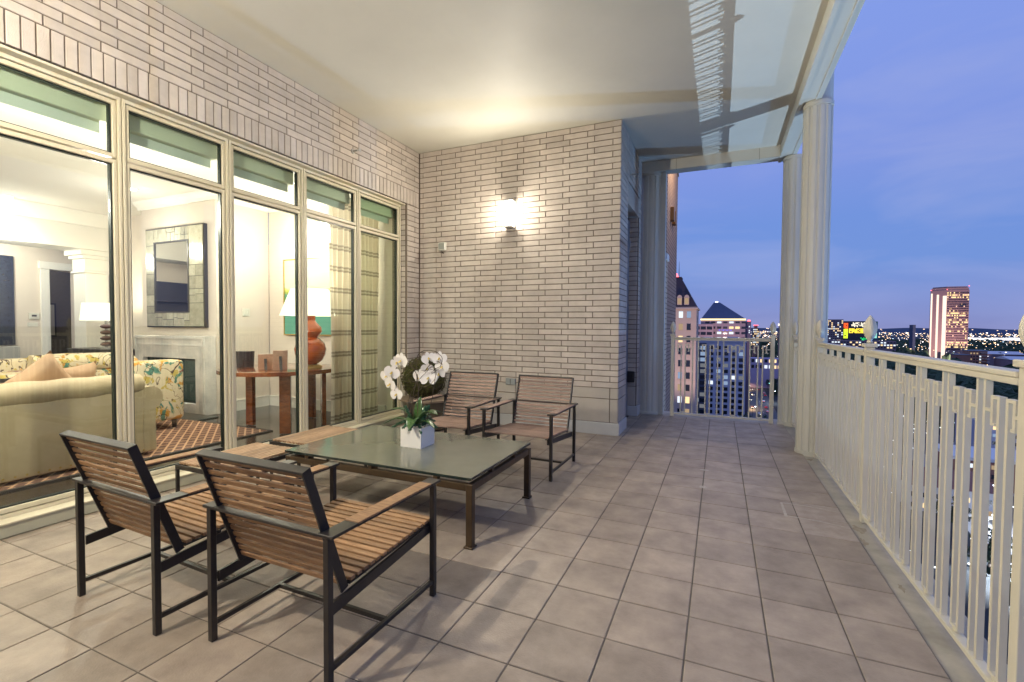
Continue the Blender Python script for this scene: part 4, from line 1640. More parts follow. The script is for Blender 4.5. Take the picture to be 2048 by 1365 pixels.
def cushion(c, w, h, d, rz, tilt, m, nm, lab, grp=None):
    mb = MB()
    n = 12
    for s_ in (1, -1):
        base = len(mb.v)
        for i in range(n + 1):
            for j in range(n + 1):
                u, v = i / n * 2 - 1, j / n * 2 - 1
                pin = 1 - .10 * (1 - u * u) * (v * v) - 0
                pin2 = 1 - .10 * (1 - v * v) * (u * u)
                th_ = d / 2 * (max(0, (1 - u ** 4) * (1 - v ** 4)) ** .5)
                mb.v.append((u * w / 2 * pin2, s_ * th_, v * h / 2 * pin))
        for i in range(n):
            for j in range(n):
                a = base + i * (n + 1) + j
                mb.f.append((a, a + n + 1, a + n + 2, a + 1))
    Mx = Matrix.Translation(Vector(c)) @ Matrix.Rotation(R(rz), 4, 'Z') @ Matrix.Rotation(R(tilt[0]), 4, 'X') @ Matrix.Rotation(R(tilt[1]), 4, 'Y')
    mb.v = [tuple(Mx @ Vector(q)) for q in mb.v]
    o = mb.build(nm, m, smooth=True, ang=None)
    return tag(o, lab, 'cushion', grp)


PCH = mat('peach_velvet', (.56, .36, .22), .7, var=.15, vscale=8)
def floral(name, sc=3.4):
    m = bpy.data.materials.new(name)
    m.use_nodes = True
    t = m.node_tree
    b = t.nodes['Principled BSDF']
    b.inputs['Roughness'].default_value = .8
    g = N(t, 'ShaderNodeNewGeometry')
    cur = None
    base = (.70, .60, .42)
    prev = None
    for i, (s_, th_, c) in enumerate(((sc, .60, (.62, .30, .05)), (sc * 1.3, .63, (.08, .22, .17)), (sc * .9, .64, (.22, .035, .035)), (sc * 2.2, .60, (.55, .42, .10)))):
        n = N(t, 'ShaderNodeTexNoise', noise_dimensions='4D')
        n.inputs['W'].default_value = i * 3.7
        n.inputs['Scale'].default_value = s_
        n.inputs['Detail'].default_value = 3
        n.inputs['Distortion'].default_value = 1.6
        t.links.new(g.outputs['Position'], n.inputs[0])
        r = ramp(t, [(th_ - .03, (0, 0, 0)), (th_, (1, 1, 1))])
        t.links.new(n.outputs[0], r.inputs[0])
        mx_ = N(t, 'ShaderNodeMixRGB')
        t.links.new(r.outputs[0], mx_.inputs[0])
        if prev is None:
            mx_.inputs[1].default_value = (*base, 1)
        else:
            t.links.new(prev, mx_.inputs[1])
        mx_.inputs[2].default_value = (*c, 1)
        prev = mx_.outputs[0]
    # dark wandering vines: thin iso-lines of a noise
    n = N(t, 'ShaderNodeTexNoise')
    n.inputs['Scale'].default_value = sc * .8
    n.inputs['Detail'].default_value = 2
    n.inputs['Distortion'].default_value = 2.0
    t.links.new(g.outputs['Position'], n.inputs[0])
    r = ramp(t, [(.485, (0, 0, 0)), (.495, (1, 1, 1)), (.505, (1, 1, 1)), (.515, (0, 0, 0))])
    t.links.new(n.outputs[0], r.inputs[0])
    mx_ = N(t, 'ShaderNodeMixRGB')
    t.links.new(r.outputs[0], mx_.inputs[0])
    t.links.new(prev, mx_.inputs[1])
    mx_.inputs[2].default_value = (.06, .03, .03, 1)
    t.links.new(mx_.outputs[0], b.inputs['Base Color'])
    MATS[name] = m
    return m


FLO = floral('floral_fabric')
cushion((-5.46, 2.12, .75), .46, .46, .17, -78, (-12, 40), PCH, 'peach_cushion', 'peach velvet cushion poking up over the sofa back')
cushion((-5.75, 2.46, .70), .46, .44, .15, -60, (-18, 5), PCH, 'peach_cushion', 'second peach cushion at the right end of the beige sofa')
fc = thing('floral_armchair', 'cream armchair with bold floral fabric in front of the fireplace', 'armchair', (-6.8, 3.5, 0))
softbox(-6.44, -6.15, 3.22, 3.76, .12, .86, 'back', FLO, fc, .05)
softbox(-7.25, -6.445, 3.22, 3.76, .12, .55, 'seat', FLO, fc, .05)
for x, y in ((-6.24, 3.30), (-7.16, 3.30), (-6.24, 3.68), (-7.16, 3.68)):
    MB().lathe([(.028, .014), (.04, .125)], 4, (x, y, 0)).build('leg', DKW, fc)
cushion((-6.66, 3.42, .73), .50, .38, .2, -12, (8, 22), FLO, 'floral_cushion', 'floral print cushion leaning in the floral armchair')
f2 = thing('floral_sofa', 'cream floral sofa beyond the beige one with rolled back', 'sofa', (-7.5, 2.8, 0))
m = MB().tube([(-7.62, 2.86, .80), (-7.6, 3.2, .805), (-7.58, 3.72, .80)], [.115, .12, .115], 20)
m.build('rolled_arm', FLO, f2, smooth=True, ang=50)
softbox(-8.3, -7.51, 1.2, 3.70, .10, .70, 'seat', FLO, f2, .06)
softbox(-8.5, -8.31, 1.2, 3.70, .10, .84, 'back', FLO, f2, .05)
MB().box(-7.5095, -7.49, 1.25, 2.75, .62, .665).build('piping', DKW, f2)

# recessed lights; each lights the room, the last two added to light the terrace
CAN = emis('downlight_glow', (1, .93, .80), 14)
dlp = [(-5.88, 3.25), (-7.68, 4.0), (-5.96, 4.84), (-5.25, 4.73), (-9.9, 3.5), (-5.6, 1.3), (-7.8, 1.2), (-5.0, .35), (-4.95, 2.35)]
for i, (x, y) in enumerate(dlp):
    t = thing('downlight', ['recessed ceiling light in front of the fireplace, seen in second bay', 'recessed ceiling light nearest the mosaic mirror', 'recessed ceiling light beside the narrow wall corner',
                            'recessed ceiling light above the painting', 'recessed ceiling light near the cased beam, leftmost', 'recessed ceiling light above the beige sofa', 'recessed ceiling light above the floral sofa', 'added recessed light by the glass at the near end', 'added recessed light by the glass above the sofa end'][i],
              'ceiling light', (x, y, IZ), 'recessed lights in the living room ceiling')
    MB().lathe([(.085, IZ - .006), (.085, IZ - .001)], 24, (x, y, 0)).build('trim', ITRIM, t)
    MB().lathe([(.060, IZ - .0085), (.060, IZ - .0065)], 24, (x, y, 0)).build('lens', CAN, t)
    L = bpy.data.lights.new('downlight_lamp', 'POINT')
    L.energy = 29 if i < 7 else 95
    L.color = (1, .93, .83)
    L.shadow_soft_size = .08
    o = bpy.data.objects.new('downlight_lamp', L)
    COL.objects.link(o)
    o.parent = t
    o.location = (0, 0, -.75)
for x, y, z, e, par in ((-4.76, 4.45, 1.60, 10, lm), (-9.32, 4.45, 1.5, 22, dl)):
    L = bpy.data.lights.new('lamp_bulb', 'POINT')
    L.energy = e
    L.color = (1, .82, .55)
    L.shadow_soft_size = .1
    o = bpy.data.objects.new('lamp_bulb', L)
    COL.objects.link(o)
    o.parent = par
    o.location = (0, 0, z + .25 - wloc(par)[2])
L = bpy.data.lights.new('hall_lamp', 'POINT')
L.energy = 70
L.color = (1, .92, .80)
L.shadow_soft_size = .15
o = bpy.data.objects.new('hall_lamp', L)
COL.objects.link(o)
o.location = (-11.2, 3.6, 2.6)
L2 = o.copy()
COL.objects.link(L2)
L2.location = (-12.8, 4.8, 2.6)
L2.data = L.copy()
L2.data.energy = 12

# ================================================================= THE CITY
GZ = -60.0
GRD = mat('city_ground', (.035, .04, .045), .9, col2=(.015, .02, .022), vscale=.02)
def sm(t):
    t = max(0.0, min(1.0, t))
    return t * t * (3 - 2 * t)


def gz(x, y):
    # the land climbs gently beyond the parking lot on the right
    return GZ + 16.0 * sm((y - 430) / 380) * sm((x - 70) / 60)


g = MB()
xs = [-9000, -2000, -300, 0, 50, 70, 85, 100, 115, 130, 200, 400, 900, 2500, 9000]
ys = [-300, 0, 200, 430, 480, 530, 580, 630, 680, 730, 780, 810, 1500, 3000, 16000]
g.v = [(x, y, gz(x, y)) for y in ys for x in xs]
nx_ = len(xs)
g.f = [(j * nx_ + i, j * nx_ + i + 1, (j + 1) * nx_ + i + 1, (j + 1) * nx_ + i) for j in range(len(ys) - 1) for i in range(nx_ - 1)]
struct(g.build('city_ground', GRD))
ROADM = mat('asphalt', (.06, .06, .065), .55, var=.25, vscale=.4)
LOTM = mat('parking_concrete', (.30, .30, .30), .8, var=.25, vscale=.12)
KERB = mat('kerb_concrete', (.35, .34, .32), .8)
PAINTW = mat('road_paint', (.7, .7, .66), .6)


def ground_poly(name, pts, z, m):
    b = MB()
    b.quad(*[(x, y, z) for x, y in pts])
    return struct(b.build(name, m))


# boulevard running away to the right of the slab block
rd = ground_poly('boulevard', [(17, 230), (36, 230), (47, 800), (33, 800)], GZ + .02, ROADM)
for k in range(50):
    y = 240 + k * 11
    t = (y - 230) / 570
    x = 26.5 + t * 13.5
    b = MB().box(x - .12, x + .12, y, y + 5, GZ + .03, GZ + .034)
    if k % 1 == 0:
        b.build('lane_line', PAINTW, rd)
st2 = ground_poly('side_street', [(60, 60), (74, 60), (150, 560), (132, 560)], GZ + .02, ROADM)
lot = ground_poly('parking_lot', [(62, 130), (150, 120), (170, 330), (92, 330)], GZ + .012, LOTM)
mbk = MB()
for r_ in range(7):
    for k in range(22):
        x = 76 + k * 2.9 + r_ * 5
        y = 140 + r_ * 24
        mbk.box(x, x + .12, y, y + 5, GZ + .016, GZ + .02)
o = mbk.build('bay_markings', PAINTW, lot)
o['kind'] = 'stuff'

# distant low ridge
HILL = mat('far_ridge', (.05, .075, .13), .95)  # bluish tone stands in for haze over the far ridge
m = MB()
n = 120
for i in range(n + 1):
    x = -3500 + 9000 * i / n
    h = 1.0 + 14 * (.5 + .5 * math.sin(i * .23) * math.cos(i * .11 + 1)) + 4 * math.sin(i * .9)
    m.v += [(x, 6200, GZ), (x, 6400, h), (x, 7200, GZ)]
for i in range(n):
    a = i * 3
    m.f += [(a, a + 3, a + 4, a + 1), (a + 1, a + 4, a + 5, a + 2)]
struct(m.build('hills', HILL, smooth=True, ang=None))

LITW = [emis('window_lit_warm', (1, .72, .38), 1.25), emis('window_lit_white', (.80, .90, 1.0), 1.1), emis('window_lit_dim', (.9, .65, .4), .45), emis('window_lit_cool', (.5, .68, 1.0), .5), emis('window_half_lit', (.75, .8, .9), .2)]
DARKW = mat('dark_window_glass', (.015, .02, .03), .12, spec=.8)


def pick(rn, lit):
    q = rn.random()
    if q < lit:
        return LITW[rn.choice((0, 2, 1, 2, 3, 4))]
    return DARKW


def cool(rn, lit):
    return LITW[rn.choice((1, 3, 3, 4, 4))] if rn.random() < lit else DARKW


PANE = {}


def pane(parent, x, y, z, w, h, m, d=.25, name='window'):
    """window set on a wall that faces the terrace (-y)"""
    k = (w, h, m.name, d)
    if k not in PANE:
        b = MB()
        b.box(-w / 2, w / 2, -.06, .0, -h / 2, h / 2)
        me = b.mesh('window')
        me.materials.append(m)
        PANE[k] = me
    o = bpy.data.objects.new(name, PANE[k])
    COL.objects.link(o)
    o.parent = parent
    o.location = Vector((x, y - .03, z)) - Vector(wloc(parent))
    return o


# ---- our own building's next wing
WING = mat('wing_brick', (.42, .30, .20), .85, var=.15, vscale=2)
def wingmat():
    m = bpy.data.materials.new('wing_brick_courses')
    m.use_nodes = True
    t = m.node_tree
    b = t.nodes['Principled BSDF']
    b.inputs['Roughness'].default_value = .85
    g_ = N(t, 'ShaderNodeNewGeometry')
    s_ = N(t, 'ShaderNodeSeparateXYZ')
    t.links.new(g_.outputs['Position'], s_.inputs[0])
    c = N(t, 'ShaderNodeCombineXYZ')
    t.links.new(s_.outputs[1], c.inputs[0])
    t.links.new(s_.outputs[2], c.inputs[1])
    bt = N(t, 'ShaderNodeTexBrick')
    bt.inputs['Color1'].default_value = (.50, .38, .27, 1)
    bt.inputs['Color2'].default_value = (.44, .33, .24, 1)
    bt.inputs['Mortar'].default_value = (.16, .11, .08, 1)
    bt.inputs['Scale'].default_value = 1
    bt.inputs['Mortar Size'].default_value = .011
    bt.inputs['Brick Width'].default_value = .305
    bt.inputs['Row Height'].default_value = .0706 * 1.5
    t.links.new(c.outputs[0], bt.inputs[0])
    t.links.new(bt.outputs[0], b.inputs['Base Color'])
    return m


WB = wingmat()
wg = thing('neighbour_wing', 'tall tan brick wing of the same tower seen past the far pilaster', 'building', (-3, 14, GZ))
MB().box(-6, -1.30, 12.9, 16.0, GZ, 22).build('wall', WB, wg)
MB().box(-1.2995, -1.27, 12.9, 16.0, 6.1, 6.5).build('string_course', STONE, wg)
MB().box(-3, -1.02, 10.0, 10.35, GZ, 2.68).build('balcony_pier', WB, wg)
MB().box(-3.02, -.99, 9.97, 10.38, 2.6805, 2.80).build('pier_cap', PLINTH, wg)
MB().box(-1.25, -1.03, 9.9, 9.9995, .45, .56).build('vent_hood', PLASTIC, wg, bevel=.02)
for k in range(2):
    MB().box(-1.2995, -1.20, 13.7 + k * .55, 13.95 + k * .55, 4.25, 4.62).build('wall_lantern', mat('brass_lantern', (.32, .17, .05), .4, metal=.6), wg, bevel=.01)

# ---- stone tower with steep mansard roof
TAN = mat('limestone', (.52, .40, .34), .8, var=.1, vscale=.3)
SLATE = mat('dark_slate', (.045, .032, .045), .7, var=.3, vscale=.8)
rn = random.Random(11)
tw = thing('mansard_tower', 'stone tower with steep dark mansard roof, dormers and red beacon', 'tower', (-13, 145, GZ))
MB().box(-20.2, -5.82, 138, 152, GZ, 6.4).build('wall', TAN, tw)
q = MB().box(-20.6, -5.45, 137.6, 152.4, 6.4005, 6.75)
q.box(-20.4, -5.65, 137.8, 152.2, 6.7505, 7.0)
q.build('cornice', TAN, tw)
rf = MB()
rf.hexa([(-20.2, 138, 7.001), (-5.82, 138, 7.001), (-5.82, 152, 7.001), (-20.2, 152, 7.001), (-15.8, 142.4, 15.4), (-10.25, 142.4, 15.4), (-10.25, 147.6, 15.4), (-15.8, 147.6, 15.4)])
roof = rf.build('roof', SLATE, tw)
MB().box(-15.9, -10.15, 142.3, 147.7, 15.401, 15.75).build('roof_deck', SLATE, roof)
MB().tube([(-10.9, 143, 15.75), (-10.9, 143, 20.2)], [.12, .03], 6).build('mast', STEEL, roof)
REDL = emis('red_beacon', (1, .10, .12), 5)
MB().ball((-11.6, 142.6, 16.3), .42, n=8, m=6).build('beacon', REDL, roof)
MB().box(-12.2, -11.0, 142.4, 143.4, 15.751, 16.0).build('beacon_base', REDL, roof)
for x in (-16.1, -13.9, -10.29, -8.45):
    dm = MB()
    y = 138.75
    dm.box(x - .62, x + .62, y - .5, y + 1.6, 7.6, 9.6)
    dm.prism([(x - .68, 9.601), (x + .68, 9.601), (x + .45, 10.15), (x, 10.4), (x - .45, 10.15)], 'y', y - .55, y + 1.8)
    d = dm.build('dormer', TAN, tw)
    for s_ in (-1, 1):
        pane(d, x + s_ * .25, y - .5, 8.65, .42, 1.6, LITW[2] if rn.random() < .6 else DARKW, name='window')
for x in (-10.9, -10.2):
    for z in (11.1, 12.1):
        yy = 138 + (z - 7) / 8.4 * 4.4
        MB().hexa([(x - .25, yy - .12, z - .33), (x + .25, yy - .12, z - .33), (x + .25, yy + .1, z - .33), (x - .25, yy + .1, z - .33),
                   (x - .25, yy + .20, z + .33), (x + .25, yy + .20, z + .33), (x + .25, yy + .42, z + .33), (x - .25, yy + .42, z + .33)]).build('skylight', LITW[2], tw)
for r_ in range(15):
    z = 4.9 - r_ * 3.36
    for x in (-17.6, -15.5, -9.85, -7.78):
        w = pane(tw, x, 138, z, 1.05, 1.75, pick(rn, .5))
        o = MB().box(x - .66, x + .66, 137.90, 137.9985, z - 1.02, z - .90).build('sill', TAN, w)
    if r_ % 3 == 2:
        MB().box(-20.3, -5.75, 137.9, 137.999, z - 1.45, z - 1.25).build('string_course', TAN, tw)

# ---- office slab with punched windows
VIO = mat('grey_precast', (.44, .45, .55), .8, var=.08, vscale=.1)
rn = random.Random(3)
sb_ = thing('office_block', 'grey violet office block with square punched windows below the far railing', 'building', (2, 310, GZ))
MB().box(-26, 14.0, 300, 330, GZ, -7.0).build('wall', VIO, sb_)
MB().box(-26.4, 14.4, 299.6, 330.4, -6.999, -6.2).build('parapet', VIO, sb_)
for r_ in range(13):
    z = -10.2 - 3.42 * r_
    for c in range(10):
        x = 11.6 - 3.95 * c
        if c < 5:
            pane(sb_, x, 300, z, 2.3, 2.1, cool(rn, .42 if r_ < 7 else .08))
        else:
            pane(sb_, x, 300, z, 3.2, 2.3, cool(rn, .55 if r_ < 5 else .12))
MB().box(-26, -6.8, 297.5, 299.99, GZ, -7.6).build('glazed_bay', mat('dark_curtain_wall', (.05, .06, .09), .3, spec=.7), sb_)
for r_ in range(12):
    z = -10.4 - 3.42 * r_
    for c in range(4):
        pane(sb_, -8.6 - c * 3.6, 297.5, z, 2.9, 2.2, cool(rn, .6 if r_ < 6 else .2))

# ---- pyramid roofed office
MAUVE = mat('mauve_stone', (.34, .24, .26), .8, var=.08, vscale=.1)
PYR = mat('blue_metal_roof', (.055, .085, .16), .45, metal=.2, var=.15, vscale=.2)
rn = random.Random(8)
py = thing('pyramid_roof_office', 'mauve office building with blue pyramid roof and glowing eave band', 'building', (2, 400, GZ))
MB().box(-12.9, 17.0, 380, 408, GZ, 7.0).build('wall', MAUVE, py)
MB().box(-13.2, 17.2, 379.7, 408.3, 7.0005, 8.1).build('eave_glow', emis('eave_light', (1, .80, .38), 1.9), py)
rf = MB()
rf.hexa([(-12.8, 379.8, 8.101), (16.8, 379.8, 8.101), (16.8, 408.2, 8.101), (-12.8, 408.2, 8.101), (-4.4, 391, 20.6), (-.2, 391, 20.6), (-.2, 397, 20.6), (-4.4, 397, 20.6)])
rf = rf.build('roof', PYR, py)
MB().box(-3.4, -1.4, 392, 394, 20.601, 21.5).build('lantern', emis('lantern_white', (1, .97, .9), 2.4), rf)
for r_, z in enumerate((5.4, 1.55, -2.35, -6.4)):
    for c in range(7):
        pane(py, -8.4 + c * 4.05, 380, z, 2.9, 1.35 if r_ == 0 else 1.7, LITW[0] if (r_, c) in ((1, 4), (1, 5)) else (LITW[1] if rn.random() < .14 else DARKW))
MB().box(-22, -4.2, 374, 379.9, GZ, 4.0).build('side_wing', MAUVE, py)
for r_, z in enumerate((1.2, -2.8, -6.6)):
    for c in range(4):
        pane(py, -19.4 + c * 4.2, 374, z, 3.5, 2.3, (LITW[1] if rn.random() < .25 else DARKW))
MB().box(17.2, 20.9, 384, 400, GZ, 6.3).build('annex', mat('dark_mauve', (.14, .11, .17), .7), py)
MB().box(18.6, 20.4, 384.2, 385, 6.301, 7.2).build('annex_beacon', REDL, py)
for z in (-.5, -1.9, 2.4):
    pane(py, 19.8, 384, z, .7, .9, LITW[1])
BLU = emis('blue_glow', (.12, .14, 1), 1.6)
for k in range(7):
    MB().box(-.5 + k * 1.3, .1 + k * 1.3, 379.6, 379.9, -.6 + .3 * (k % 2), 0).build('blue_lamp', BLU, py)

# ---- further skyline pieces left of the columns
def simple_tower(name, lab, x0, x1, y0, y1, top, m, rows, cols, lit, seed, wm=None, cat='building', z0=GZ, dz=3.6, crown_=None, wz0=None):
    rn = random.Random(seed)
    t = thing(name, lab, cat, ((x0 + x1) / 2, (y0 + y1) / 2, z0))
    MB().box(x0, x1, y0, y1, z0, top).build('wall', m, t)
    a, b, c = MB(), MB(), MB()
    W_ = (x1 - x0) / cols
    for r_ in range(rows):
        for k in range(cols):
            z = top - 2.6 - r_ * dz
            x = x0 + W_ * (k + .5)
            tgt = (b if rn.random() < .5 else c) if rn.random() < lit else a
            tgt.box(x - W_ * .33, x + W_ * .33, y0 - .12, y0 - .01, z - dz * .28, z + dz * .28)
    for q_, mm_, nn in ((a, DARKW, 'dark_windows'), (b, LITW[0], 'lit_windows'), (c, LITW[1] if not wm else wm, 'lit_windows')):
        if q_.v:
            q_.build(nn, mm_, t, kind='stuff')
    if crown_:
        MB().box(x0 - .5, x1 + .5, y0 - .5, y1 + .5, top + .001, top + 2.4).build('lit_crown', crown_, t)
    return t


RUSS = mat('russet_brick', (.30, .16, .13), .8, var=.1, vscale=.1)
simple_tower('apartment_tower', 'russet apartment tower with white lit crown behind the right corner column', 66, 84, 640, 660, 4.5, RUSS, 9, 6, .25, 4, crown_=emis('crown_white', (1, .88, .7), 2.2))
simple_tower('domed_hotel', 'glowing stepped hotel with red roof lamps in the far skyline', 52, 61, 900, 915, 1.5, RUSS, 8, 5, .85, 5)
MB().box(54, 59, 902, 910, 1.501, 6).build('hotel_attic', RUSS, tag(MB().box(53, 60, 901, 911, 6.001, 6.6).build('hotel_lantern', REDL), 'small red lit rooftop above the stepped hotel', 'roof lamp'))
simple_tower('office_midrise', 'low dark office with scattered windows right of the hotel', 64, 76, 1100, 1120, -2, MAUVE, 6, 6, .35, 6)
simple_tower('office_midrise', 'purple office slab with flood lit ground floor beyond the boulevard', 26, 62, 545, 560, -29.5, mat('lilac_wall', (.45, .36, .5), .8), 2, 9, .4, 7, z0=GZ, dz=6)

# ---- right hand skyline
PUR = mat('purple_concrete', (.24, .17, .20), .8, var=.1, vscale=.05)
simple_tower('apartment_slab', 'speckled purple apartment slab just right of the near column', 150, 180.2, 900, 915, 16.2, PUR, 12, 11, .42, 12, dz=3.1)
# entertainment building with coloured light bands
rn = random.Random(21)
nb = thing('neon_building', 'dark glass building with red, yellow and green light bands', 'building', (198, 905, GZ))
MB().box(181, 218, 900, 925, GZ, 13.4).build('wall', mat('black_glass_wall', (.03, .035, .05), .3), nb)
def lights(parent, nm, x0, x1, z0, z1, col, s_, nx, nz, prob, yy=899.8, seed=1):
    rr = random.Random(seed)
    b = MB()
    for i in range(nx):
        for j in range(nz):
            if rr.random() < prob:
                x = x0 + (x1 - x0) * (i + .5) / nx
                z = z0 + (z1 - z0) * (j + .5) / nz
                w, h = (x1 - x0) / nx * .36, (z1 - z0) / nz * .34
                b.box(x - w, x + w, yy - .3, yy - .02, z - h, z + h)
    b.build(nm, emis(nm + '_' + str(seed), col, s_), parent, kind='stuff')
lights(nb, 'red_lights', 180.6, 186.5, 1.5, 10.5, (1, .10, .02), 2.6, 4, 6, .95, seed=2)
lights(nb, 'yellow_green_lights', 180.6, 186.5, -14, 1.2, (.75, 1, .04), 2.0, 4, 8, .95, seed=3)
lights(nb, 'yellow_lights', 187.5, 216, -5.5, 2.0, (1, .72, .05), 2.3, 15, 5, .88, seed=4)
lights(nb, 'white_lights', 189, 217, 4.0, 11.5, (1, .9, .72), 1.8, 16, 5, .62, seed=5)
lights(nb, 'green_lights', 203, 217, -16.5, -12.5, (.02, 1, .25), 1.6, 8, 3, .6, seed=6)
tl = thing('teal_tower', 'narrow teal glass tower with dotted corner behind the big finial', 'building', (221.5, 905, GZ))
MB().box(218.5, 225, 900, 912, GZ, 13.0).build('wall', mat('teal_glass', (.02, .10, .14), .3), tl)
lights(tl, 'corner_lights', 219, 224, -13, 3, (.4, 1, .85), 1.4, 4, 12, .7, seed=7)
simple_tower('podium_block', 'long low purple podium with pin lights under the coloured building', 150, 232, 840, 860, -16, PUR, 3, 22, .4, 15, dz=3.5)

# the big bronze glass tower
rn = random.Random(31)
BRZ = mat('bronze_curtain_wall', (.36, .22, .21), .35, var=.1, vscale=.05, spec=.6)
bt_ = thing('bronze_tower', 'tall bronze glass tower with glowing white corner fins and lit office floors', 'skyscraper', (297, 870, GZ))
poly = [(290, 850), (315, 852), (317, 858), (317, 885), (283, 885), (277.5, 866)]
def shell(z0, z1, ins, nm):
    cx = sum(p[0] for p in poly) / 6
    cy = sum(p[1] for p in poly) / 6
    pp = [(cx + (x - cx) * ins, cy + (y - cy) * ins) for x, y in poly]
    return MB().prism(pp, 'z', z0, z1).build(nm, BRZ, bt_)
shell(GZ, 56.5, 1.0, 'wall')
shell(56.501, 59.5, .965, 'setback')
shell(59.501, 61.3, .90, 'crown')
fin = emis('fin_light', (1, .76, .62), 1.35)
P0, P1 = Vector((277.5, 866, 0)), Vector((290, 850, 0))
for k, (a, b) in enumerate(((.03, .12), (.40, .52), (.78, 1.0))):
    p, q = P0.lerp(P1, a), P0.lerp(P1, b)
    n_ = Vector((-.79, -.61, 0)) * .5
    top = (52.5, 50.5, 48.5)[k]
    MB().hexa([tuple(p + n_ + Vector((0, 0, -50))), tuple(q + n_ + Vector((0, 0, -50))), tuple(q + n_ * .02 + Vector((0, 0, -50))), tuple(p + n_ * .02 + Vector((0, 0, -50))),
               tuple(p + n_ + Vector((0, 0, top))), tuple(q + n_ + Vector((0, 0, top))), tuple(q + n_ * .02 + Vector((0, 0, top))), tuple(p + n_ * .02 + Vector((0, 0, top)))]).build('light_fin', fin, bt_)
bins = [MB() for _ in range(4)]
for r_ in range(26):
    fl_lit = rn.choice((.1, .2, .35, .6, .8)) if r_ > 7 else (.75 if r_ in (2, 1) else .06)
    for c in range(17):
        x0 = 290.6 + c * 1.42
        yy = 850 + (x0 - 290) * .08
        z = 52.5 - r_ * 3.15
        tgt = 0
        if rn.random() < fl_lit or rn.random() < .03:
            tgt = rn.choice((1, 1, 2, 3))
        bins[tgt].box(x0, x0 + 1.12, yy - .35, yy - .1, z - 1.0, z + .7)
for b, mm_, nm in zip(bins, (mat('bronze_window', (.06, .03, .04), .2, spec=.8), emis('office_gold', (1, .76, .34), 1.5), emis('office_peach', (1, .62, .42), 1.2), emis('office_dim', (.8, .5, .28), .55)),
                      ('dark_windows', 'gold_windows', 'peach_windows', 'dim_windows')):
    b.build(nm, mm_, bt_, kind='stuff')
for x, y in ((277.8, 866), (290.5, 850.5), (314.6, 852.4)):
    MB().ball((x, y, 57.2 if x < 300 else 61.9), .55, n=6, m=4).build('roof_beacon', REDL, bt_)
MB().box(268.5, 271.8, 900, 915, GZ, 8).build('blue_annex', mat('navy_wall', (.03, .05, .12), .6), bt_)

# mid distance: brick mansion block and white roofs right of it
TER = mat('terracotta_wall', (.36, .17, .12), .8, var=.2, vscale=.2)
ROOFG = mat('grey_roof', (.22, .24, .28), .6)
WROOF = mat('white_membrane', (.62, .62, .64), .6)
KQ = 1.42
def kb(x0, x1, y0, y1, z0, z1):
    """the cluster stands about 700 m out"""
    return (x0 * KQ, x1 * KQ, y0 * KQ, y0 * KQ + (y1 - y0), z0, 1.3 + (z1 - 1.3) * KQ)
mbx = thing('mansion_block', 'terracotta mansion block with balconies lit by orange street light', 'building', (188 * KQ, 505 * KQ, GZ))
MB().box(*kb(178, 187, 500, 515, GZ, -19.5)).build('low_wing', TER, mbx)
MB().box(*kb(187.2, 198.5, 503, 520, GZ, -16.2)).build('main_wing', TER, mbx)
MB().box(186.8 * KQ, 199 * KQ, 502.6 * KQ, 503 * KQ + 18, -23.5, -22.6).build('roof', ROOFG, mbx)
MB().box(177.6 * KQ, 187.0 * KQ, 499.6 * KQ, 500 * KQ + 16, -28.2, -27.4).build('roof', ROOFG, mbx)
for r_ in range(4):
    z = -25.4 - r_ * 3.4
    MB().box(194 * KQ, 199.4 * KQ, 500.8 * KQ, 503 * KQ - .01, z - .2, z).build('balcony', WHITE, mbx)
    for c in range(4):
        pane(mbx, 267.5 + c * 2.7, 503 * KQ, z - .8, 1.5, 1.7, pick(rn, .4))
for i, (x0, x1, y0, z, lab) in enumerate(((203, 222, 480, -21.5, 'white flat roof building nearest the right edge'), (212, 246, 560, -20.5, 'long pinkish white roof shed behind the mansion block'),
                                          (224, 250, 470, -20.5, 'white roof building against the right edge'))):
    zz = 1.3 + (z - 1.3) * KQ
    t = thing('white_roof_building', lab, 'building', ((x0 + x1) / 2 * KQ, y0 * KQ, GZ), 'white roofed buildings on the right')
    MB().box(x0 * KQ, x1 * KQ, y0 * KQ, y0 * KQ + 34, GZ, zz).build('wall', PUR, t)
    MB().prism([(y0 * KQ - 1, zz + .001), (y0 * KQ + 35, zz + .001), (y0 * KQ + 17, zz + 3.2)], 'x', x0 * KQ - .6, x1 * KQ + .6).build('roof', WROOF, t)
# low buildings seen down between the balusters
for i, (x0, x1, y0, y1, top, lab) in enumerate(((84, 112, 236, 258, -49, 'brick hall with white parapet down beside the parking lot'), (60, 82, 200, 222, -52.5, 'low red roofed building between lot and street'),
                                                (118, 140, 300, 330, -44, 'banded office building behind the parking lot'))):
    t = thing('low_building', lab, 'building', ((x0 + x1) / 2, (y0 + y1) / 2, GZ), 'low buildings around the parking lot')
    MB().box(x0, x1, y0, y1, GZ, top).build('wall', (TER, WHITE, VIO)[i], t)
    MB().box(x0 - .4, x1 + .4, y0 - .4, y1 + .4, top + .001, top + 1.2).build('parapet', WHITE, t)
    if i == 1:
        MB().prism([(y0 - 1, top + 1.201), (y1 + 1, top + 1.201), ((y0 + y1) / 2, top + 5)], 'x', x0 - 1, x1 + 1).build('roof', TER, t)
    for r_ in range(int((top - GZ) / 3.6)):
        for c in range(8):
            pane(t, x0 + (x1 - x0) * (c + .5) / 8, y0, top - 2 - 3.6 * r_, 1.6, 1.6, pick(rn, .5))

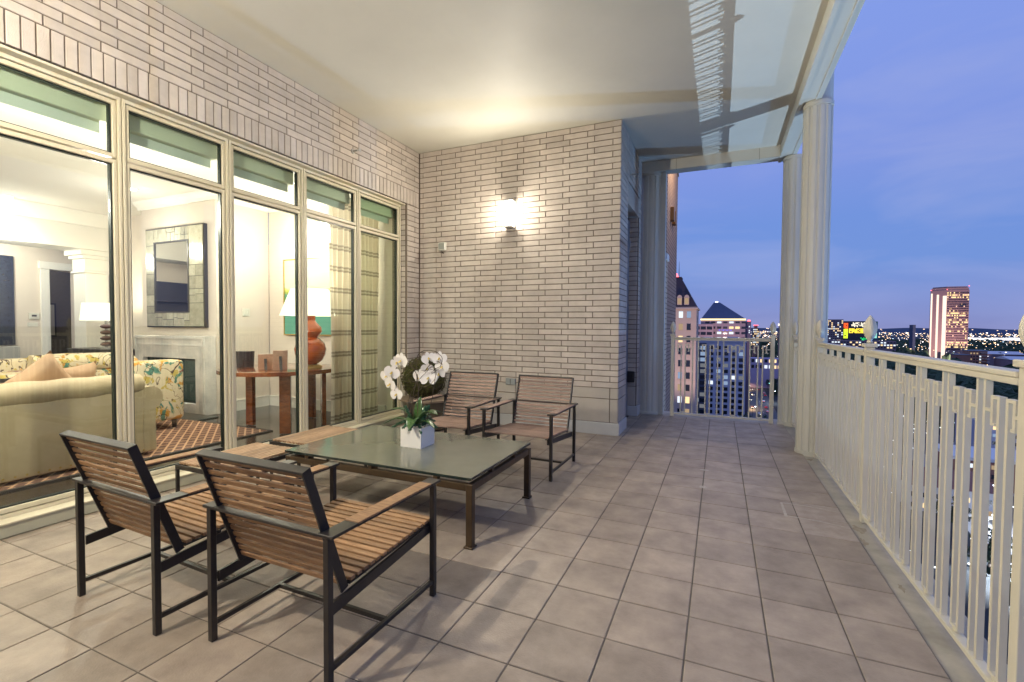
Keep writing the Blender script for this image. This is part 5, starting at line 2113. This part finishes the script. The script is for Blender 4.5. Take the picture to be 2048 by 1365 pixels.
ORD = ['first', 'second', 'third', 'fourth', 'fifth', 'sixth', 'seventh', 'eighth', 'ninth', 'tenth', 'eleventh', 'twelfth', 'thirteenth', 'fourteenth', 'fifteenth', 'sixteenth',
       'seventeenth', 'eighteenth', 'nineteenth', 'twentieth', 'twenty-first', 'twenty-second']
# ---- trees
LEAFD = mat('tree_foliage', (.045, .085, .035), .8, col2=(.018, .035, .018), vscale=.5)
BARK = mat('bark', (.06, .045, .035), .9)


def tree_meshes(seed):
    r = random.Random(seed)
    cr, tk = MB(), MB()
    tk.tube([(0, 0, 0), (.1, 0, 2.5), (-.1, .1, 5)], [.35, .25, .12], 6)
    for k in range(4):
        a = r.uniform(0, 2 * PI)
        tk.tube([(0, 0, 2.5 + .5 * k), (math.cos(a) * 1.6, math.sin(a) * 1.6, 4.5 + .6 * k)], [.12, .04], 5)
    cl = [(r.gauss(0, 1.6), r.gauss(0, 1.6), 5.2 + r.gauss(0, 1.3), r.uniform(1.0, 1.9)) for _ in range(14)]
    for (x, y, z, q) in cl:
        for _ in range(70):
            v = Vector((r.gauss(0, 1), r.gauss(0, 1), r.gauss(0, 1))).normalized() * q * r.uniform(.55, 1.05)
            p = Vector((x, y, z)) + v
            a = Vector((r.gauss(0, 1), r.gauss(0, 1), r.gauss(0, 1))).normalized() * r.uniform(.18, .38)
            b = a.cross(Vector((r.gauss(0, 1), r.gauss(0, 1), r.gauss(0, 1)))).normalized() * r.uniform(.15, .3)
            cr.quad(p - a, p + b, p + a, p - b)
    c = cr.mesh('crown', fix=False)
    c.materials.append(LEAFD)
    t = tk.mesh('trunk')
    t.materials.append(BARK)
    return c, t


TM = [tree_meshes(s_) for s_ in (1, 2, 3)]


def tree(x, y, s_, label, grp):
    t = thing('street_tree', label, 'tree', (x, y, GZ), grp)
    c, k = TM[random.randrange(3)]
    for nm, me in (('crown', c), ('trunk', k)):
        o = bpy.data.objects.new(nm, me)
        COL.objects.link(o)
        o.parent = t
    t.scale = (s_, s_, s_ * random.uniform(.9, 1.15))
    t.rotation_euler = (0, 0, random.uniform(0, 6))
    return t


G1 = 'dark street trees at the foot of the office block'
for k in range(12):
    tree(-10 + k * 2.8 + random.uniform(-1, 1), 262 + random.uniform(-10, 14), random.uniform(1.3, 1.9), ORD[k] + ' dark tree from the left at the foot of the violet office block', G1)
G2 = 'trees lining the boulevard'
for k in range(16):
    y = 300 + k * 30
    t = (y - 230) / 570
    tree(41 + t * 14 + random.uniform(0, 4), y, random.uniform(1.1, 1.6), ORD[k] + ' tree from the near end of the row along the boulevard', G2)
G3 = 'trees around the parking lot'
for wh, cnt, x0, x1, y0, y1 in (('along the left side of the parking lot', 8, 58, 64, 120, 330), ('behind the far edge of the parking lot', 8, 95, 150, 338, 372), ('between the side street and parking lot', 6, 50, 90, 262, 300)):
    for k in range(cnt):
        f = (k + random.uniform(.2, .8)) / cnt
        x, y = (random.uniform(x0, x1), y0 + (y1 - y0) * f) if y1 - y0 > 60 else (x0 + (x1 - x0) * f, random.uniform(y0, y1))
        tree(x, y, random.uniform(.9, 1.4), ORD[k] + ' dark tree ' + wh, G3)
# the wooded flats beyond read as one dark mass
mb = MB()
rn = random.Random(77)
for k in range(2600):
    y = rn.uniform(420, 1900) if k % 3 else rn.uniform(420, 900)
    x = y * rn.uniform(.12, .62) if k % 4 else y * rn.uniform(-.05, .12)
    if 17 < x < 64 and y < 820:
        continue
    if 240 < x < 345 and 640 < y < 800 and rn.random() < .93:
        continue
    if 270 < x < 320 and 845 < y < 892:
        continue
    r = rn.uniform(5, 9)
    mb.ball((x, y, gz(x, y) + r * .8), r, 1, 1, rn.uniform(.8, 1.35), 7, 5, .5, rn)
mb.build('distant_woods', LEAFD, kind='stuff')
# city lights to the horizon
for nm, col, s_, cnt, sd in (('warm_city_lights', (1, .66, .38), 6.0, 1000, 5), ('white_city_lights', (1, .92, .9), 6.5, 560, 6), ('cool_city_lights', (.6, .8, 1), 4.0, 110, 7)):
    rn = random.Random(sd)
    mb = MB()
    for k in range(cnt):
        y = 700 * math.exp(rn.random() ** .8 * 2.0)
        x = y * (rn.uniform(.12, .62) if rn.random() < .8 else rn.uniform(.03, .12))
        if y < 880 and 140 < x < 235:
            continue
        z = gz(x, y) + rn.uniform(13, 19)
        r = y * rn.uniform(.00022, .00075)
        mb.ball((x, y, z), r, rn.choice((1, 1, 2)), 1, .7, 5, 3)
    mb.build(nm, emis(nm, col, s_ * .6), kind='stuff')
mb = MB()
rn = random.Random(9)
for k in range(150):
    x = rn.uniform(700, 1150)
    y = rn.uniform(1850, 2100)
    mb.box(x, x + rn.uniform(4, 26), y, y + 2, GZ + 30, GZ + 30 + rn.uniform(1, 5.5))
mb.build('depot_lights', emis('depot_white', (.95, .93, 1), 1.7), kind='stuff')
mb = MB()
for k in range(60):
    x = rn.uniform(480, 3600)
    mb.ball((x, 6000, rn.uniform(-9, 4)), rn.uniform(2, 6), 1.5, 1, .7, 5, 3)
mb.build('ridge_lights', emis('ridge_warm', (1, .72, .5), 2.0), kind='stuff')

# ---- street lamps: pole, arm and a lamp that really lights the ground
GLOBES = {'white': ((.82, .90, 1.0), 9.0), 'teal': ((.25, 1.0, .85), 8.0), 'amber': ((1.0, .62, .28), 9.0)}
def street_lamp(x, y, h, kind, power, lab, grp, lit=True):
    col, s_ = GLOBES[kind]
    t = thing('street_lamp', lab, 'street lamp', (x, y, GZ), grp)
    MB().tube([(x, y, GZ), (x, y, GZ + h)], [.14, .08], 6).build('pole', STEEL, t)
    MB().bar((x, y, GZ + h), (x + 1.6, y, GZ + h + .1), .12, .12, side=(0, 1, 0)).build('arm', STEEL, t)
    MB().ball((x + 1.6, y, GZ + h - .25), .42, 1, 1, .5, 8, 5).build('lamp_head', emis('lamp_' + kind, col, s_), t)
    if not lit:
        return
    L = bpy.data.lights.new('street_lamp_light', 'SPOT')
    L.spot_size = R(150)
    L.spot_blend = .4
    L.energy = power * .2
    L.color = col
    L.shadow_soft_size = .6
    o = bpy.data.objects.new('street_lamp_light', L)
    COL.objects.link(o)
    o.parent = t
    o.location = (1.6, 0, h - 1.2)


for k, (x, y) in enumerate(((70, 150), (104, 150), (88, 182), (122, 182), (80, 222), (112, 214), (128, 250), (104, 285))):
    street_lamp(x, y, 9, 'white', 900000, ORD[k] + ' white lamp of the parking lot counted from the near end', 'parking lot lamps', k % 2 == 0)
for k in range(8):
    y = 285 + k * 62
    t = (y - 230) / 570
    street_lamp(18 + t * 14, y, 10, 'white' if k % 2 else 'amber', 45000, ORD[k] + ' lamp along the near kerb of the glowing boulevard', 'boulevard lamps', k < 5 and k % 2 == 0)
    street_lamp(37.5 + t * 11, y + 30, 10, 'teal' if k == 3 else 'white', 30000, ORD[k] + ' lamp along the far kerb of the glowing boulevard', 'boulevard lamps', k < 5 and k % 2 == 0)
street_lamp(249, 694, 22, 'amber', 30000, 'orange lamp in front of the terracotta mansion block', 'lamps by the mansion block')
street_lamp(274, 698, 22, 'amber', 30000, 'orange lamp beside the mansion block entrance', 'lamps by the mansion block')

# ---- cars
PAINTS = [mat('car_paint_' + n, c, .3, coat=.6) for n, c in (('white', (.6, .6, .6)), ('black', (.02, .02, .022)), ('silver', (.3, .31, .33)), ('red', (.25, .02, .02)), ('blue', (.03, .05, .16)))]
TYRE = mat('tyre', (.015, .015, .015), .9)
def car_parts(p):
    b = MB()
    prof = [(-2.2, .35), (2.2, .35), (2.25, .7), (2.1, .88), (1.2, .95), (.55, 1.38), (-.95, 1.42), (-1.75, .98), (-2.2, .92), (-2.28, .6)]
    b.prism(prof, 'y', -.88, .88)
    body = b.mesh('body')
    body.materials.append(p)
    g_ = MB()
    g_.prism([(1.1, .97), (.5, 1.35), (-.9, 1.39), (-1.62, 1.0)], 'y', -.89, .89)
    gl = g_.mesh('windows')
    gl.materials.append(DARKW)
    return body, gl
w_ = MB()
w_.tube([(0, -.11, 0), (0, .11, 0)], .33, 12)
wm_ = w_.mesh('wheel')
wm_.materials.append(TYRE)
h_ = MB()
h_.box(2.2, 2.29, -.12, .12, -.06, .06)
HL = h_.mesh('headlight')
HL.materials.append(emis('headlight', (1, .95, .85), 12))
TL = h_.mesh('tail_light')
TL.materials.append(emis('tail_light', (1, .03, .02), 5))
CP = [car_parts(p) for p in PAINTS]
CN = ['white', 'black', 'silver', 'red', 'blue']
def car(x, y, rz, ci, lab, grp, on=False):
    t = thing('parked_car' if not on else 'car', lab, 'car', (x, y, GZ + .03), grp)
    t.rotation_euler = (0, 0, rz)
    for nm, me in (('body', CP[ci][0]), ('windows', CP[ci][1])):
        o = bpy.data.objects.new(nm, me)
        COL.objects.link(o)
        o.parent = t
    for sx in (-1.35, 1.35):
        for sy in (-.8, .8):
            o = bpy.data.objects.new('wheel', wm_)
            COL.objects.link(o)
            o.parent = t
            o.location = (sx, sy, .33)
    if on:
        for sy in (-.6, .6):
            o = bpy.data.objects.new('headlight', HL)
            COL.objects.link(o)
            o.parent = t
            o.location = (0, sy, .68)
            o = bpy.data.objects.new('tail_light', TL)
            COL.objects.link(o)
            o.parent = t
            o.rotation_euler = (0, 0, PI)
            o.location = (0, sy, .72)
rn = random.Random(2)
for r_ in range(7):
    for k in range(11):
        if rn.random() < .5:
            continue
        ci = rn.randrange(5)
        car(77.5 + k * 5.8 + r_ * 5, 142.5 + r_ * 24, PI / 2 * rn.choice((1, -1)), ci, '%s car in the %s row and %s bay of the parking lot' % (CN[ci], ORD[r_], ORD[k]), CN[ci] + ' cars in the parking lot')
for k in range(28):
    side = 1 if k % 2 else -1
    y = 250 + (k // 2 + rn.uniform(.1, .8)) * 30
    t = (y - 230) / 570
    ci = rn.randrange(5)
    car(26.5 + t * 13.5 + side * rn.choice((3, 6.4)), y, PI / 2 - .025 if side > 0 else -PI / 2 - .025, ci,
        '%s moving car in the %s lanes of the boulevard, %s from the near end' % (CN[ci], 'right' if side > 0 else 'left', ORD[k // 2]), CN[ci] + ' cars driving on the boulevard', True)

# ---- flood light on the street below; it throws the railing's shadow on the terrace ceiling
L = bpy.data.lights.new('street_floodlight', 'SPOT')
L.energy = 8.0e4
L.color = (.55, .75, 1.0)
L.spot_size = R(16)
L.spot_blend = .3
L.shadow_soft_size = .06
o = bpy.data.objects.new('street_floodlight', L)
COL.objects.link(o)
o.location = (20.0, -3.3, -54)
dv = Vector((.3, 4.4, 2.5)) - o.location
o.rotation_euler = dv.to_track_quat('-Z', 'Y').to_euler()

def facade_flood(nm, loc, tgt, col, e, ang, parent=None):
    L = bpy.data.lights.new(nm, 'SPOT')
    L.energy = e
    L.color = col
    L.spot_size = R(ang)
    L.spot_blend = .5
    L.shadow_soft_size = .3
    o = bpy.data.objects.new(nm, L)
    COL.objects.link(o)
    o.location = loc
    o.rotation_euler = (Vector(tgt) - Vector(loc)).to_track_quat('-Z', 'Y').to_euler()


# added spots: warm ones stand in for city glow, last tints terrace blue
facade_flood('tower_facade_flood', (-6, 85, -35), (-9, 138, 6), (1, .76, .64), 1.1e5, 44)
facade_flood('office_glow_fill', (4, 345, -5.0), (2, 380, 0), (1, .74, .70), 3.0e4, 110)
facade_flood('bronze_tower_glow_fill', (270, 770, -40), (300, 850, 10), (1, .74, .66), 6e5, 90)
facade_flood('blue_fill_spot', (95, 36, -54), (.9, 5.0, 1.5), (.20, .48, 1.0), 1.3e5, 9)  # added blue light for faces turned to the city; no fixture
L = bpy.data.lights.new('wing_fill_light', 'POINT')  # added warm light on the wing brick, clear of the lanterns
L.energy = 150
L.color = (1, .70, .45)
L.shadow_soft_size = .05
o = bpy.data.objects.new('wing_fill_light', L)
COL.objects.link(o)
o.location = (-.3, 13.6, 6.2)

# small lights of the streets and yards just below the railing
mb = MB()
rn = random.Random(44)
for k in range(420):
    y = rn.uniform(95, 460)
    x = y * rn.uniform(.22, .62)
    mb.ball((x, y, GZ + rn.uniform(1, 7)), y * rn.uniform(.0008, .0022), rn.choice((1, 1, 2.5)), 1, .7, 5, 3)
mb.build('yard_lights', emis('yard_light', (.85, .92, 1), 4.0), kind='stuff')
for x0, x1, y0, z1 in ((-20, -14, 306, -3.6), (-9, -4, 310, -4.4), (4, 10, 305, -4.0)):
    MB().box(x0, x1, y0, y0 + 8, -6.19, z1).build('roof_plant', VIO, sb_)
